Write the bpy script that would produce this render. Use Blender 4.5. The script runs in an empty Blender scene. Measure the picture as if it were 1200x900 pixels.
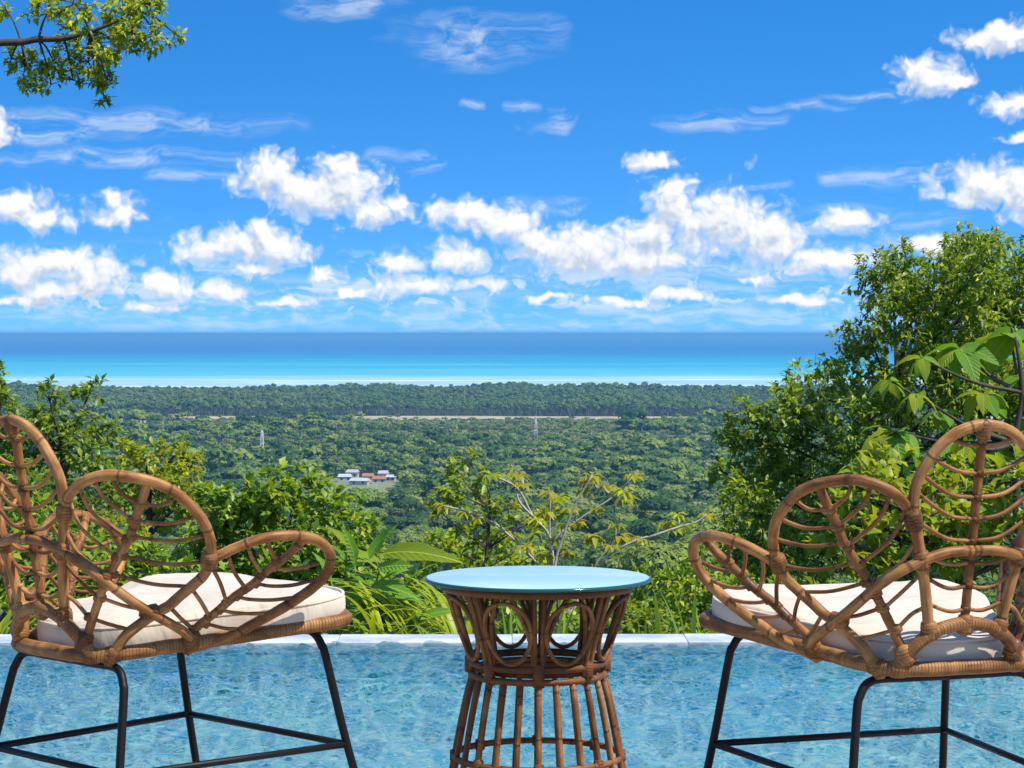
import bpy, math, random
import numpy as np
from math import radians as R
from mathutils import Vector, Matrix

S = bpy.context.scene
COL = S.collection
rng = np.random.default_rng(7)
random.seed(7)
FPX = 2700.0          # focal length in pixels of the 1200 px wide frame
EYE = 1.036           # camera height above the deck
HORIZON = 391.0

# ------------------------------------------------------------------ camera
cam_d = bpy.data.cameras.new('camera'); cam = bpy.data.objects.new('camera', cam_d); COL.objects.link(cam)
cam.location = (0, 0, EYE); cam.rotation_euler = (R(90), 0, 0)
cam_d.sensor_fit = 'HORIZONTAL'; cam_d.sensor_width = 36.0; cam_d.lens = 36.0 * FPX / 1200.0
cam_d.shift_y = -(450 - HORIZON) / 1200.0
cam_d.clip_start = 0.05; cam_d.clip_end = 400000
S.camera = cam

# ------------------------------------------------------------------ light
SUN_AZ, SUN_EL = R(116), R(58)          # azimuth to the right of the view direction (+Y)
sd = bpy.data.lights.new('sun', 'SUN'); sun = bpy.data.objects.new('sun', sd); COL.objects.link(sun)
sd.energy = 3.7; sd.angle = R(0.53); sd.color = (1.0, 0.95, 0.86)
sdir = Vector((math.sin(SUN_AZ) * math.cos(SUN_EL), math.cos(SUN_AZ) * math.cos(SUN_EL), math.sin(SUN_EL)))
sun.rotation_euler = sdir.to_track_quat('Z', 'Y').to_euler()
S.view_settings.view_transform = 'Standard'; S.view_settings.look = 'None'
S.view_settings.gamma = 1.0; S.view_settings.exposure = 0.74
S.cycles.use_denoising = True
S.cycles.max_bounces = 7; S.cycles.diffuse_bounces = 3; S.cycles.glossy_bounces = 3; S.cycles.transparent_max_bounces = 16; S.cycles.volume_bounces = 0
S.cycles.caustics_reflective = False; S.cycles.caustics_refractive = False


class NT:
    """small helper round a node tree"""
    def __init__(s, tree): s.t = tree; s.n = tree.nodes; s.l = tree.links
    def new(s, typ, **kw):
        n = s.n.new(typ)
        for k, v in kw.items():
            setattr(n, k, v)
        return n
    def set(s, sock, v):
        if isinstance(v, bpy.types.NodeSocket): s.l.new(v, sock)
        elif v is not None: sock.default_value = v
    def math(s, op, a, b=None, c=None, clamp=False):
        n = s.n.new('ShaderNodeMath'); n.operation = op; n.use_clamp = clamp
        s.set(n.inputs[0], a); s.set(n.inputs[1], b)
        if c is not None: s.set(n.inputs[2], c)
        return n.outputs[0]
    def vm(s, op, a, b=None, c=None):
        n = s.n.new('ShaderNodeVectorMath'); n.operation = op
        s.set(n.inputs[0], a)
        if b is not None: s.set(n.inputs[1], b)
        if c is not None: s.set(n.inputs[2], c)
        return n.outputs['Value'] if op in ('DOT_PRODUCT', 'LENGTH') else n.outputs['Vector']
    def comb(s, x, y, z=0.0):
        n = s.n.new('ShaderNodeCombineXYZ'); s.set(n.inputs[0], x); s.set(n.inputs[1], y); s.set(n.inputs[2], z); return n.outputs[0]
    def sep(s, v):
        n = s.n.new('ShaderNodeSeparateXYZ'); s.l.new(v, n.inputs[0]); return n.outputs
    def noise(s, vec, scale, detail=4.0, rough=0.55, out='Fac', dist=0.0, dims='3D'):
        n = s.n.new('ShaderNodeTexNoise'); n.noise_dimensions = dims; s.set(n.inputs['Vector'], vec); n.inputs['Scale'].default_value = scale
        n.inputs['Detail'].default_value = detail; n.inputs['Roughness'].default_value = rough; n.inputs['Distortion'].default_value = dist
        return n.outputs[out]
    def voro(s, vec, scale, feature='SMOOTH_F1', smooth=0.4, out='Distance'):
        n = s.n.new('ShaderNodeTexVoronoi'); n.voronoi_dimensions = '2D'; n.feature = feature; s.set(n.inputs['Vector'], vec)
        n.inputs['Scale'].default_value = scale
        if 'Smoothness' in n.inputs: n.inputs['Smoothness'].default_value = smooth
        return n.outputs[out]
    def ramp(s, fac, stops, interp='LINEAR'):
        n = s.n.new('ShaderNodeValToRGB'); s.set(n.inputs[0], fac); cr = n.color_ramp; cr.interpolation = interp
        while len(cr.elements) < len(stops): cr.elements.new(0.5)
        for e, (p, c) in zip(cr.elements, stops):
            e.position = p; e.color = (*c, 1.0) if len(c) == 3 else c
        return n.outputs[0]
    def mapr(s, v, a, b, c=0.0, d=1.0, smooth=True):
        n = s.n.new('ShaderNodeMapRange'); n.interpolation_type = 'SMOOTHSTEP' if smooth else 'LINEAR'
        s.set(n.inputs[0], v); n.inputs[1].default_value = a; n.inputs[2].default_value = b
        n.inputs[3].default_value = c; n.inputs[4].default_value = d
        return n.outputs[0]
    def mix(s, fac, a, b, blend='MIX'):
        n = s.n.new('ShaderNodeMix'); n.data_type = 'RGBA'; n.blend_type = blend
        s.set(n.inputs[0], fac)
        for i, v in ((6, a), (7, b)):
            if isinstance(v, tuple): v = (*v, 1.0) if len(v) == 3 else v
            s.set(n.inputs[i], v)
        return n.outputs[2]
    def bump(s, h, strength=0.3, dist=0.01):
        n = s.n.new('ShaderNodeBump'); s.set(n.inputs['Height'], h); n.inputs['Strength'].default_value = strength
        n.inputs['Distance'].default_value = dist; return n.outputs[0]


# ------------------------------------------------------------------ sky
W = bpy.data.worlds.new('World'); S.world = W; W.use_nodes = True
w = NT(W.node_tree); w.n.clear()
geo = w.new('ShaderNodeNewGeometry'); D3 = w.vm('SCALE', geo.outputs['Incoming'])
W.node_tree.nodes[-1].inputs['Scale'].default_value = -1.0
dx, dy, dz = w.sep(D3)
sky = w.new('ShaderNodeTexSky', sky_type='NISHITA', sun_disc=False, sun_elevation=SUN_EL, sun_rotation=SUN_AZ,
            altitude=300, air_density=1.0, dust_density=0.25, ozone_density=4.0)
# clear tropical air: the blue deepens quickly above the horizon
zz = w.math('ADD', w.math('MULTIPLY', w.math('MAXIMUM', dz, 0.0), 2.45), 0.20)
zc = w.math('MINIMUM', zz, 0.98)
hor = w.math('SQRT', w.math('SUBTRACT', 1.0, w.math('MULTIPLY', zc, zc)))
hl = w.math('MAXIMUM', w.math('SQRT', w.math('ADD', w.math('MULTIPLY', dx, dx), w.math('MULTIPLY', dy, dy))), 0.001)
svec = w.comb(w.math('MULTIPLY', w.math('DIVIDE', dx, hl), hor), w.math('MULTIPLY', w.math('DIVIDE', dy, hl), hor), zc)
w.l.new(svec, sky.inputs['Vector'])
hs = w.new('ShaderNodeHueSaturation'); hs.inputs['Saturation'].default_value = 1.34; hs.inputs['Hue'].default_value = 0.5
w.l.new(sky.outputs[0], hs.inputs['Color'])
bg1 = w.new('ShaderNodeBackground'); bg1.inputs['Strength'].default_value = 0.15
w.l.new(hs.outputs[0], bg1.inputs['Color'])

# clouds: one field of cumulus heaps laid along the horizon all the way round, cirrus above
az = w.math('ARCTAN2', dx, dy); el = w.math('ARCSINE', dz)
azw = w.math('SUBTRACT', w.math('PINGPONG', w.math('ADD', az, 0.25), 0.5), 0.25)
P0 = w.comb(w.math('MULTIPLY', azw, 27.0), w.math('MULTIPLY', el, 27.0))
HEAPS = [(320,207,36,20),(362,226,50,22),(402,222,42,28),(405,202,20,16),(315,194,16,13),(440,250,32,12),(465,240,16,13),
 (25,246,36,19),(62,258,26,13),(10,236,12,12),(143,251,34,13),(135,236,18,10),
 (250,292,46,13),(312,287,46,18),(315,273,20,11),(300,316,26,6),
 (75,310,66,15),(28,325,36,20),(110,325,38,20),(75,340,60,10),(197,336,28,17),(265,341,18,10),
 (545,250,38,17),(590,260,42,17),(622,276,24,11),(535,242,18,11),
 (465,308,24,10),(535,301,32,13),(490,335,55,9),(575,333,14,7),
 (700,298,75,22),(680,288,42,20),(748,302,54,18),(788,242,28,26),(793,222,17,13),(832,264,58,28),(882,272,48,28),(908,292,36,14),
 (850,246,30,20),(640,292,34,16),(762,276,40,20),(970,306,46,12),(988,258,30,10),(945,300,25,10),
 (1150,221,54,20),(1190,226,40,26),(1122,231,28,11),(1082,95,30,19),(1112,102,26,7),(1074,84,18,12),
 (1162,54,44,13),(1192,50,30,14),(1180,130,30,11),(1185,166,20,5),(762,190,26,8),(5,156,20,16),(1090,291,30,10),
 (380,322,20,9),(410,343,26,5),(640,349,30,4),(725,354,32,4),(800,346,34,6),(888,329,16,6),(935,352,36,5),(185,361,30,4),(335,354,26,4),(30,352,40,5)]
def cloud_field(P):
    wv = w.vm('MULTIPLY_ADD', w.vm('SUBTRACT', w.noise(P, 2.6, 2.0, 0.55, 'Color', dims='2D'), (0.5, 0.5, 0.5)), (0.30, 0.20, 0.0), P)
    acc = None
    for (x, y, rx, ry) in HEAPS:
        inv = (100.0 / (rx * 1.30), 100.0 / (ry * 1.36), 0.0); c = ((x - 600) / 100.0, (391 - y) / 100.0)
        q = w.vm('MULTIPLY_ADD', wv, inv, (-c[0] * inv[0], -c[1] * inv[1], 0.0))
        d = w.vm('DOT_PRODUCT', q, q)
        acc = d if acc is None else w.math('SMOOTH_MIN', acc, d, 0.22)
    base = w.math('SUBTRACT', 1.0, w.math('SQRT', w.math('MAXIMUM', acc, 0.0)))
    # higher up than the heaps: scattered fair-weather cloud
    yy = w.sep(P)[1]
    gen = w.math('MULTIPLY', w.math('SUBTRACT', w.noise(P, 0.22, 4.0, 0.55, dims='2D'), 0.56), 5.0)
    gen = w.math('SUBTRACT', gen, w.mapr(yy, 4.6, 6.5, 3.0, 0.0))
    base = w.math('MAXIMUM', base, gen)
    p1 = w.math('SUBTRACT', 0.5, w.voro(wv, 4.2, 'SMOOTH_F1', 0.5))
    p2 = w.math('SUBTRACT', 0.5, w.voro(wv, 10.5, 'SMOOTH_F1', 0.5))
    f = w.math('SUBTRACT', w.noise(wv, 5.0, 6.0, 0.62, dims='2D'), 0.5)
    s = w.math('ADD', base, w.math('MULTIPLY', p1, 0.62))
    s = w.math('ADD', s, w.math('MULTIPLY', p2, 0.42))
    return w.math('ADD', s, w.math('MULTIPLY', f, 1.0))
den = cloud_field(P0)
den2 = cloud_field(w.vm('ADD', P0, (0.06, 0.16, 0.0)))
alpha = w.mapr(den, -0.12, 0.75)
lit = w.math('SUBTRACT', den, den2)
lit = w.math('ADD', w.math('MULTIPLY', lit, 0.70), 0.57, clamp=True)
thick = w.mapr(den, 0.3, 1.6, 0.0, 0.16)
lit = w.math('SUBTRACT', lit, thick, clamp=True)
ccol = w.ramp(lit, [(0.0, (0.44, 0.56, 0.74)), (0.35, (0.60, 0.69, 0.82)), (0.58, (0.82, 0.87, 0.94)), (0.88, (1.0, 1.0, 1.0))])
# cirrus streaks
CIR = [(555,48,95,26),(400,12,75,13),(640,140,30,13),(850,146,55,10),(930,128,42,6),(465,190,38,10),(120,188,190,9),(160,148,170,14),
       (60,165,60,10),(1060,208,70,12),(650,238,60,8),(875,188,22,7),(590,124,18,6),(860,215,45,6),(240,208,50,6),(1000,118,60,5),
       (600,372,900,20),(400,345,250,18),(850,330,300,22),(1000,270,120,20),(80,360,160,20)]
acc = None
wv = w.vm('MULTIPLY_ADD', w.vm('SUBTRACT', w.noise(P0, 1.3, 2.0, 0.5, 'Color', dims='2D'), (0.5, 0.5, 0.5)), (1.6, 0.22, 0.0), P0)
for (x, y, rx, ry) in CIR:
    inv = (100.0 / (rx * 1.2), 100.0 / (ry * 1.5), 0.0); c = ((x - 600) / 100.0, (391 - y) / 100.0)
    q = w.vm('MULTIPLY_ADD', wv, inv, (-c[0] * inv[0], -c[1] * inv[1], 0.0))
    d = w.vm('DOT_PRODUCT', q, q)
    acc = d if acc is None else w.math('SMOOTH_MIN', acc, d, 0.3)
cb = w.math('SUBTRACT', 1.0, w.math('MINIMUM', acc, 1.0))
st = w.noise(w.vm('MULTIPLY', wv, (1.0, 4.5, 1.0)), 1.4, 6.0, 0.62, dims='2D')
cir = w.math('MULTIPLY', w.mapr(st, 0.34, 0.80), w.math('POWER', cb, 1.1))
cir = w.math('MULTIPLY', cir, 0.62)
low = w.noise(w.vm('MULTIPLY', wv, (1.0, 1.9, 1.0)), 2.4, 5.0, 0.6, dims='2D')
yy0 = w.sep(P0)[1]
low = w.math('MULTIPLY', w.mapr(low, 0.50, 0.66), w.math('MULTIPLY', w.mapr(yy0, 0.12, 0.35), w.mapr(yy0, 1.15, 0.55)))
cir = w.math('MAXIMUM', cir, w.math('MULTIPLY', low, 0.62))
a2 = w.math('SUBTRACT', w.math('ADD', alpha, cir), w.math('MULTIPLY', alpha, cir), clamp=True)
# thin veil of moist air right above the horizon
ccol2 = w.mix(alpha, (0.86, 0.92, 0.98), ccol)
bg2 = w.new('ShaderNodeBackground'); w.l.new(ccol2, bg2.inputs['Color']); bg2.inputs['Strength'].default_value = 0.61
ms = w.new('ShaderNodeMixShader'); w.l.new(a2, ms.inputs[0]); w.l.new(bg1.outputs[0], ms.inputs[1]); w.l.new(bg2.outputs[0], ms.inputs[2])
wo = w.new('ShaderNodeOutputWorld'); w.l.new(ms.outputs[0], wo.inputs['Surface'])
W.cycles.sampling_method = 'MANUAL'; W.cycles.sample_map_resolution = 1024


# ================================================================== helpers
def at(px, py, d):
    """point seen at pixel (px, py), d metres out from the camera"""
    return np.array([(px - 600.0) / FPX * d, d, EYE - (py - HORIZON) / FPX * d])

MATS = {}
def mat(name):
    m = bpy.data.materials.new(name); m.use_nodes = True
    t = NT(m.node_tree); t.n.clear()
    t.out = t.new('ShaderNodeOutputMaterial'); MATS[name] = m
    t.b = t.new('ShaderNodeBsdfPrincipled'); t.l.new(t.b.outputs[0], t.out.inputs['Surface'])
    return m, t

def mesh_np(name, V, faces, mats=(), smooth=True, uv=None, mat_idx=None):
    """faces: int array (n,3) / (n,4) or list of arrays"""
    me = bpy.data.meshes.new(name)
    fl = faces if isinstance(faces, list) else [faces]
    V = np.asarray(V, np.float32)
    lt = np.concatenate([np.full(len(f), f.shape[1], np.int32) for f in fl])
    li = np.concatenate([f.ravel() for f in fl]).astype(np.int32)
    me.vertices.add(len(V)); me.vertices.foreach_set('co', V.ravel())
    me.loops.add(len(li)); me.loops.foreach_set('vertex_index', li)
    me.polygons.add(len(lt))
    me.polygons.foreach_set('loop_start', np.concatenate([[0], np.cumsum(lt)[:-1]]).astype(np.int32))
    me.polygons.foreach_set('loop_total', lt)
    if mat_idx is not None: me.polygons.foreach_set('material_index', np.asarray(mat_idx, np.int32))
    me.polygons.foreach_set('use_smooth', np.full(len(lt), smooth))
    if uv is not None:
        u = me.uv_layers.new(name='UVMap'); u.data.foreach_set('uv', np.asarray(uv, np.float32)[li].ravel())
    me.update(calc_edges=True); me.validate()
    for m in mats: me.materials.append(MATS[m] if isinstance(m, str) else m)
    return me

def obj(name, me, parent=None, label=None, cat=None, group=None, kind=None):
    o = bpy.data.objects.new(name, me); COL.objects.link(o)
    if parent is not None: o.parent = parent
    if label: o['label'] = label
    if cat: o['category'] = cat
    if group: o['group'] = group
    if kind: o['kind'] = kind
    return o

def empty(name, loc, label, cat, group=None, rz=0.0):
    o = obj(name, None, None, label, cat, group); o.location = [float(v) for v in loc]; o.rotation_euler = (0, 0, rz)
    o.empty_display_size = 0.1
    return o

def copy_tree(o, parent=None):
    c = o.copy(); COL.objects.link(c); c.parent = parent
    for ch in o.children: copy_tree(ch, c)
    return c

class MB:
    """collects tubes, boxes and patches into one mesh"""
    def __init__(s): s.V = []; s.F = {3: [], 4: []}; s.U = []; s.n = 0
    def add(s, V, F, U=None):
        V = np.asarray(V, float); s.V.append(V)
        for f in (F if isinstance(F, list) else [F]):
            f = np.asarray(f, int)
            if len(f): s.F[f.shape[1]].append(f + s.n)
        s.U.append(np.zeros((len(V), 2)) if U is None else np.asarray(U, float)); s.n += len(V)
    def tube(s, P, r, sides=8, closed=False, steps=0, caps=True, jitter=0.0):
        P = np.asarray(P, float)
        if steps: P, r = spline(P, r, steps, closed)
        n = len(P); r = np.broadcast_to(np.asarray(r, float), (n,)).copy()
        if jitter: r = r * (1 + jitter * np.sin(np.arange(n) * 2.1 + rng.uniform(0, 6)) * rng.uniform(.4, 1, n))
        T = np.roll(P, -1, 0) - np.roll(P, 1, 0)
        if not closed: T[0] = P[1] - P[0]; T[-1] = P[-1] - P[-2]
        T /= np.linalg.norm(T, axis=1)[:, None] + 1e-12
        N = np.zeros_like(T); a = np.array([0, 0, 1.0]) if abs(T[0, 2]) < .9 else np.array([1.0, 0, 0])
        N[0] = np.cross(T[0], a)
        for i in range(n):
            v = N[i - 1] if i else N[0]
            v = v - T[i] * v.dot(T[i]); N[i] = v / (np.linalg.norm(v) + 1e-12)
        B = np.cross(T, N)
        A = np.linspace(0, 2 * np.pi, sides, endpoint=False)
        V = P[:, None] + r[:, None, None] * (np.cos(A)[None, :, None] * N[:, None] + np.sin(A)[None, :, None] * B[:, None])
        L = np.concatenate([[0], np.cumsum(np.linalg.norm(np.diff(P, axis=0), axis=1))])
        U = np.stack([np.repeat(L, sides), np.tile(A / (2 * np.pi), n)], 1)
        m = n if closed else n - 1
        i = np.arange(m)[:, None]; j = np.arange(sides)[None, :]
        F = np.stack([i * sides + j, i * sides + (j + 1) % sides, ((i + 1) % n) * sides + (j + 1) % sides, ((i + 1) % n) * sides + j], -1).reshape(-1, 4)
        V = V.reshape(-1, 3); fs = [F]
        if caps and not closed:
            V = np.concatenate([V, [P[0] - T[0] * r[0] * .5, P[-1] + T[-1] * r[-1] * .5]]); U = np.concatenate([U, [[L[0], 0], [L[-1], 0]]])
            c0, c1 = len(V) - 2, len(V) - 1; jj = np.arange(sides); e = (n - 1) * sides
            fs.append(np.stack([(jj + 1) % sides, jj, np.full(sides, c0)], 1)); fs.append(np.stack([e + jj, e + (jj + 1) % sides, np.full(sides, c1)], 1))
        s.add(V, fs, U)
    def box(s, c, h, M=None):
        c = np.asarray(c, float); h = np.asarray(h, float)
        V = np.array([[x, y, z] for x in (-1, 1) for y in (-1, 1) for z in (-1, 1)], float) * h
        if M is not None: V = V @ np.asarray(M).T
        s.add(V + c, np.array([[0, 1, 3, 2], [4, 6, 7, 5], [0, 4, 5, 1], [2, 3, 7, 6], [0, 2, 6, 4], [1, 5, 7, 3]]))
    def mesh(s, name, mats, smooth=True):
        F = [np.concatenate(f) for f in s.F.values() if f]
        return mesh_np(name, np.concatenate(s.V), F, mats, smooth, np.concatenate(s.U))
    def build(s, name, mats, parent=None, smooth=True, **kw):
        return obj(name, s.mesh(name, mats if isinstance(mats, (list, tuple)) else [mats], smooth), parent, **kw)

def spline(P, r, steps, closed=False):
    P = np.asarray(P, float); n = len(P); r = np.broadcast_to(np.asarray(r, float), (n,))
    Q = np.concatenate([P, r[:, None]], 1)
    if closed: E = np.concatenate([Q[-1:], Q, Q[:2]]); m = n
    else: E = np.concatenate([2 * Q[:1] - Q[1:2], Q, 2 * Q[-1:] - Q[-2:-1]]); m = n - 1
    out = []
    t = np.linspace(0, 1, steps, endpoint=False)[:, None]
    for i in range(m):
        a, b, c, d = E[i:i + 4]
        out.append(.5 * (2 * b + (c - a) * t + (2 * a - 5 * b + 4 * c - d) * t ** 2 + (3 * b - a - 3 * c + d) * t ** 3))
    if not closed: out.append(Q[-1:])
    out = np.concatenate(out); return out[:, :3], out[:, 3]

def fbm2(x, y, seed=0, octs=5, freq=1.0, gain=.5):
    """cheap value noise"""
    r = np.random.default_rng(seed); tab = r.random((256, 256)); out = np.zeros_like(x, float); a = 1.0; tot = 0
    for o in range(octs):
        X = x * freq + 13.7 * o; Y = y * freq + 7.1 * o
        xi = np.floor(X).astype(int); yi = np.floor(Y).astype(int); fx = X - xi; fy = Y - yi
        fx = fx * fx * (3 - 2 * fx); fy = fy * fy * (3 - 2 * fy)
        g = lambda i, j: tab[i & 255, j & 255]
        out += a * ((g(xi, yi) * (1 - fx) + g(xi + 1, yi) * fx) * (1 - fy) + (g(xi, yi + 1) * (1 - fx) + g(xi + 1, yi + 1) * fx) * fy)
        tot += a; a *= gain; freq *= 2
    return out / tot

def unit(v): return v / (np.linalg.norm(v, axis=-1, keepdims=True) + 1e-12)

# ================================================================== materials
def simple(name, col, rough=.6, spec=.5, metal=0.0):
    m, t = mat(name); t.b.inputs['Base Color'].default_value = (*col, 1); t.b.inputs['Roughness'].default_value = rough
    t.b.inputs['Specular IOR Level'].default_value = spec; t.b.inputs['Metallic'].default_value = metal
    return m, t

def rattan(name, dark, mid, light, wrap=False):
    m, t = mat(name)
    uv = t.new('ShaderNodeUVMap').outputs[0]; tc = t.new('ShaderNodeTexCoord').outputs['Object']
    u, v, _ = t.sep(uv)
    streak = t.noise(t.comb(t.math('MULTIPLY', u, 14.0), t.math('MULTIPLY', v, 9.0), 0.0), 1.0, 5.0, 0.6)
    blot = t.noise(tc, 22.0, 4.0, 0.6)
    oi = t.new('ShaderNodeObjectInfo')
    f = t.math('ADD', t.math('MULTIPLY', streak, 0.55), t.math('MULTIPLY', blot, 0.5))
    f = t.math('ADD', f, t.math('MULTIPLY', t.math('SUBTRACT', oi.outputs['Random'], .5), .16))
    f = t.math('ADD', f, t.math('MULTIPLY', t.math('SUBTRACT', t.noise(tc, 4.0, 2.0), .5), .35))
    col = t.ramp(f, [(0.30, dark), (0.50, mid), (0.72, light)])
    if wrap:
        per = t.math('FRACT', t.math('MULTIPLY', t.math('ADD', u, t.math('MULTIPLY', v, 0.006)), 160.0))
        edge = t.math('ABSOLUTE', t.math('SUBTRACT', per, 0.5))
        line = t.mapr(edge, 0.36, 0.5)
        strip = t.new('ShaderNodeTexWhiteNoise', noise_dimensions='1D'); t.l.new(t.math('FLOOR', t.math('MULTIPLY', u, 160.0)), strip.inputs['W'])
        col = t.mix(t.math('MULTIPLY', strip.outputs['Value'], 0.35), col, dark)
        col = t.mix(t.math('MULTIPLY', line, 0.6), col, tuple(c * .35 for c in dark))
        h = t.math('SUBTRACT', 1.0, line)
        t.l.new(t.bump(h, 0.6, 0.002), t.b.inputs['Normal'])
    else:
        # nodes of the cane: narrow darker rings at uneven spacing
        un = t.math('ADD', u, t.math('MULTIPLY', t.noise(tc, 5.0, 1.0), 0.10))
        per = t.math('ABSOLUTE', t.math('SUBTRACT', t.math('FRACT', t.math('MULTIPLY', un, 9.0)), 0.5))
        ring = t.mapr(per, 0.045, 0.0)
        col = t.mix(t.math('MULTIPLY', ring, 0.65), col, tuple(c * .4 for c in dark))
        h = t.math('ADD', t.math('MULTIPLY', streak, 0.6), t.math('MULTIPLY', ring, 0.8))
        t.l.new(t.bump(h, 0.65, 0.002), t.b.inputs['Normal'])
    t.l.new(col, t.b.inputs['Base Color'])
    t.l.new(t.mapr(blot, 0.3, 0.7, 0.40, 0.66), t.b.inputs['Roughness'])
    t.b.inputs['Specular IOR Level'].default_value = 0.28
    return m

rattan('chair_cane', (0.070, 0.021, 0.004), (0.230, 0.088, 0.020), (0.50, 0.250, 0.085))
rattan('chair_wrap', (0.070, 0.022, 0.004), (0.205, 0.080, 0.018), (0.42, 0.205, 0.066), True)
rattan('table_cane', (0.060, 0.018, 0.004), (0.190, 0.070, 0.016), (0.40, 0.180, 0.056))
rattan('table_wrap', (0.085, 0.027, 0.006), (0.190, 0.070, 0.017), (0.31, 0.135, 0.040), True)
simple('black_steel', (0.006, 0.006, 0.0065), .5, .22)

m, t = mat('cushion_fabric')
tc = t.new('ShaderNodeTexCoord').outputs['Object']
wv = t.noise(tc, 9.0, 4.0, .55); weave = t.noise(tc, 420.0, 2.0, .5)
t.l.new(t.ramp(wv, [(.3, (.55, .460, .350)), (.7, (.64, .560, .445))]), t.b.inputs['Base Color'])
wr = t.noise(t.vm('MULTIPLY', tc, (1.0, 2.6, 1.0)), 7.0, 3.0, .5, dist=.6)
b1 = t.new('ShaderNodeBump'); b1.inputs['Strength'].default_value = .6; b1.inputs['Distance'].default_value = .02; t.l.new(wr, b1.inputs['Height'])
b2 = t.new('ShaderNodeBump'); b2.inputs['Strength'].default_value = .25; b2.inputs['Distance'].default_value = .001; t.l.new(weave, b2.inputs['Height']); t.l.new(b1.outputs[0], b2.inputs['Normal'])
t.l.new(b2.outputs[0], t.b.inputs['Normal']); t.b.inputs['Roughness'].default_value = .9; t.b.inputs['Sheen Weight'].default_value = .2
t.b.inputs['Specular IOR Level'].default_value = .2

m, t = mat('table_glass')      # back-painted pale teal safety glass
t.b.inputs['Base Color'].default_value = (.42, .62, .71, 1); t.b.inputs['Roughness'].default_value = .22
t.b.inputs['IOR'].default_value = 1.52; t.b.inputs['Coat Weight'].default_value = .25; t.b.inputs['Coat Roughness'].default_value = .02
m, t = mat('glass_edge')
t.b.inputs['Base Color'].default_value = (.012, .075, .07, 1); t.b.inputs['Roughness'].default_value = .12

m, t = mat('coping_stone')
tc = t.new('ShaderNodeTexCoord').outputs['Object']
n1 = t.noise(tc, 3.0, 6.0, .6); n2 = t.noise(tc, 60.0, 4.0, .6)
t.l.new(t.ramp(t.math('ADD', t.math('MULTIPLY', n1, .6), t.math('MULTIPLY', n2, .4)), [(.35, (.46, .49, .52)), (.62, (.64, .66, .68))]), t.b.inputs['Base Color'])
t.l.new(t.bump(n2, .2, .003), t.b.inputs['Normal']); t.l.new(t.mapr(n1, .35, .65, .12, .5), t.b.inputs['Roughness'])

m, t = mat('deck_stone')
tc = t.new('ShaderNodeTexCoord').outputs['Object']
t.l.new(t.ramp(t.noise(tc, 4.0, 6.0, .6), [(.3, (.34, .31, .27)), (.7, (.46, .43, .39))]), t.b.inputs['Base Color'])
t.b.inputs['Roughness'].default_value = .75

m, t = mat('pool_tile_caustics')        # aqua tile with caustic light painted in: pale lines, toned shards, paler towards terrace
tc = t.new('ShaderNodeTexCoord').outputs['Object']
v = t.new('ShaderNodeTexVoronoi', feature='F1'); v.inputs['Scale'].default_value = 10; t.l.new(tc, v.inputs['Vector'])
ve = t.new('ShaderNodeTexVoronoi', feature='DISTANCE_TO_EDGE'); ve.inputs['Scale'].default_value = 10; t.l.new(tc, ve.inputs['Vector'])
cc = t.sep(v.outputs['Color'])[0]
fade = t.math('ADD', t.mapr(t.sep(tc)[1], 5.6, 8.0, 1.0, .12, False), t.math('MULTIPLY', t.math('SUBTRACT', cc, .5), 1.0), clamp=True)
caustic_tone = t.ramp(fade, [(0, (.01, .27, .45)), (.35, (.05, .53, .68)), (.7, (.25, .79, .85)), (1, (.58, .95, .95))])
t.l.new(t.mix(t.mapr(ve.outputs['Distance'], .16, .03), caustic_tone, (.76, .95, .95)), t.b.inputs['Base Color'])  # pale cell borders painted as the bright caustic lines
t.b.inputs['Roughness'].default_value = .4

m, t = mat('pool_water')
t.n.remove(t.b)
fr = t.new('ShaderNodeFresnel'); fr.inputs['IOR'].default_value = 1.33
tr = t.new('ShaderNodeBsdfTransparent'); tr.inputs['Color'].default_value = (.86, .97, .99, 1)
gl = t.new('ShaderNodeBsdfGlossy'); gl.inputs['Roughness'].default_value = .03; gl.inputs['Color'].default_value = (1, 1, 1, 1)
tc = t.new('ShaderNodeTexCoord').outputs['Object']
bmp = t.bump(t.noise(t.vm('MULTIPLY', tc, (1.0, 1.3, 1.0)), 42.0, 3.0, .5), .25, .004)
t.l.new(bmp, fr.inputs['Normal']); t.l.new(bmp, gl.inputs['Normal'])
rf = t.new('ShaderNodeBsdfRefraction'); rf.inputs['IOR'].default_value = 1.33; rf.inputs['Roughness'].default_value = .0; rf.inputs['Color'].default_value = (.86, .97, .99, 1)
m0 = t.new('ShaderNodeMixShader'); m0.inputs[0].default_value = .55; t.l.new(tr.outputs[0], m0.inputs[1]); t.l.new(rf.outputs[0], m0.inputs[2])
mx = t.new('ShaderNodeMixShader'); t.l.new(fr.outputs[0], mx.inputs[0]); t.l.new(m0.outputs[0], mx.inputs[1]); t.l.new(gl.outputs[0], mx.inputs[2])
t.l.new(mx.outputs[0], t.out.inputs['Surface'])

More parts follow.
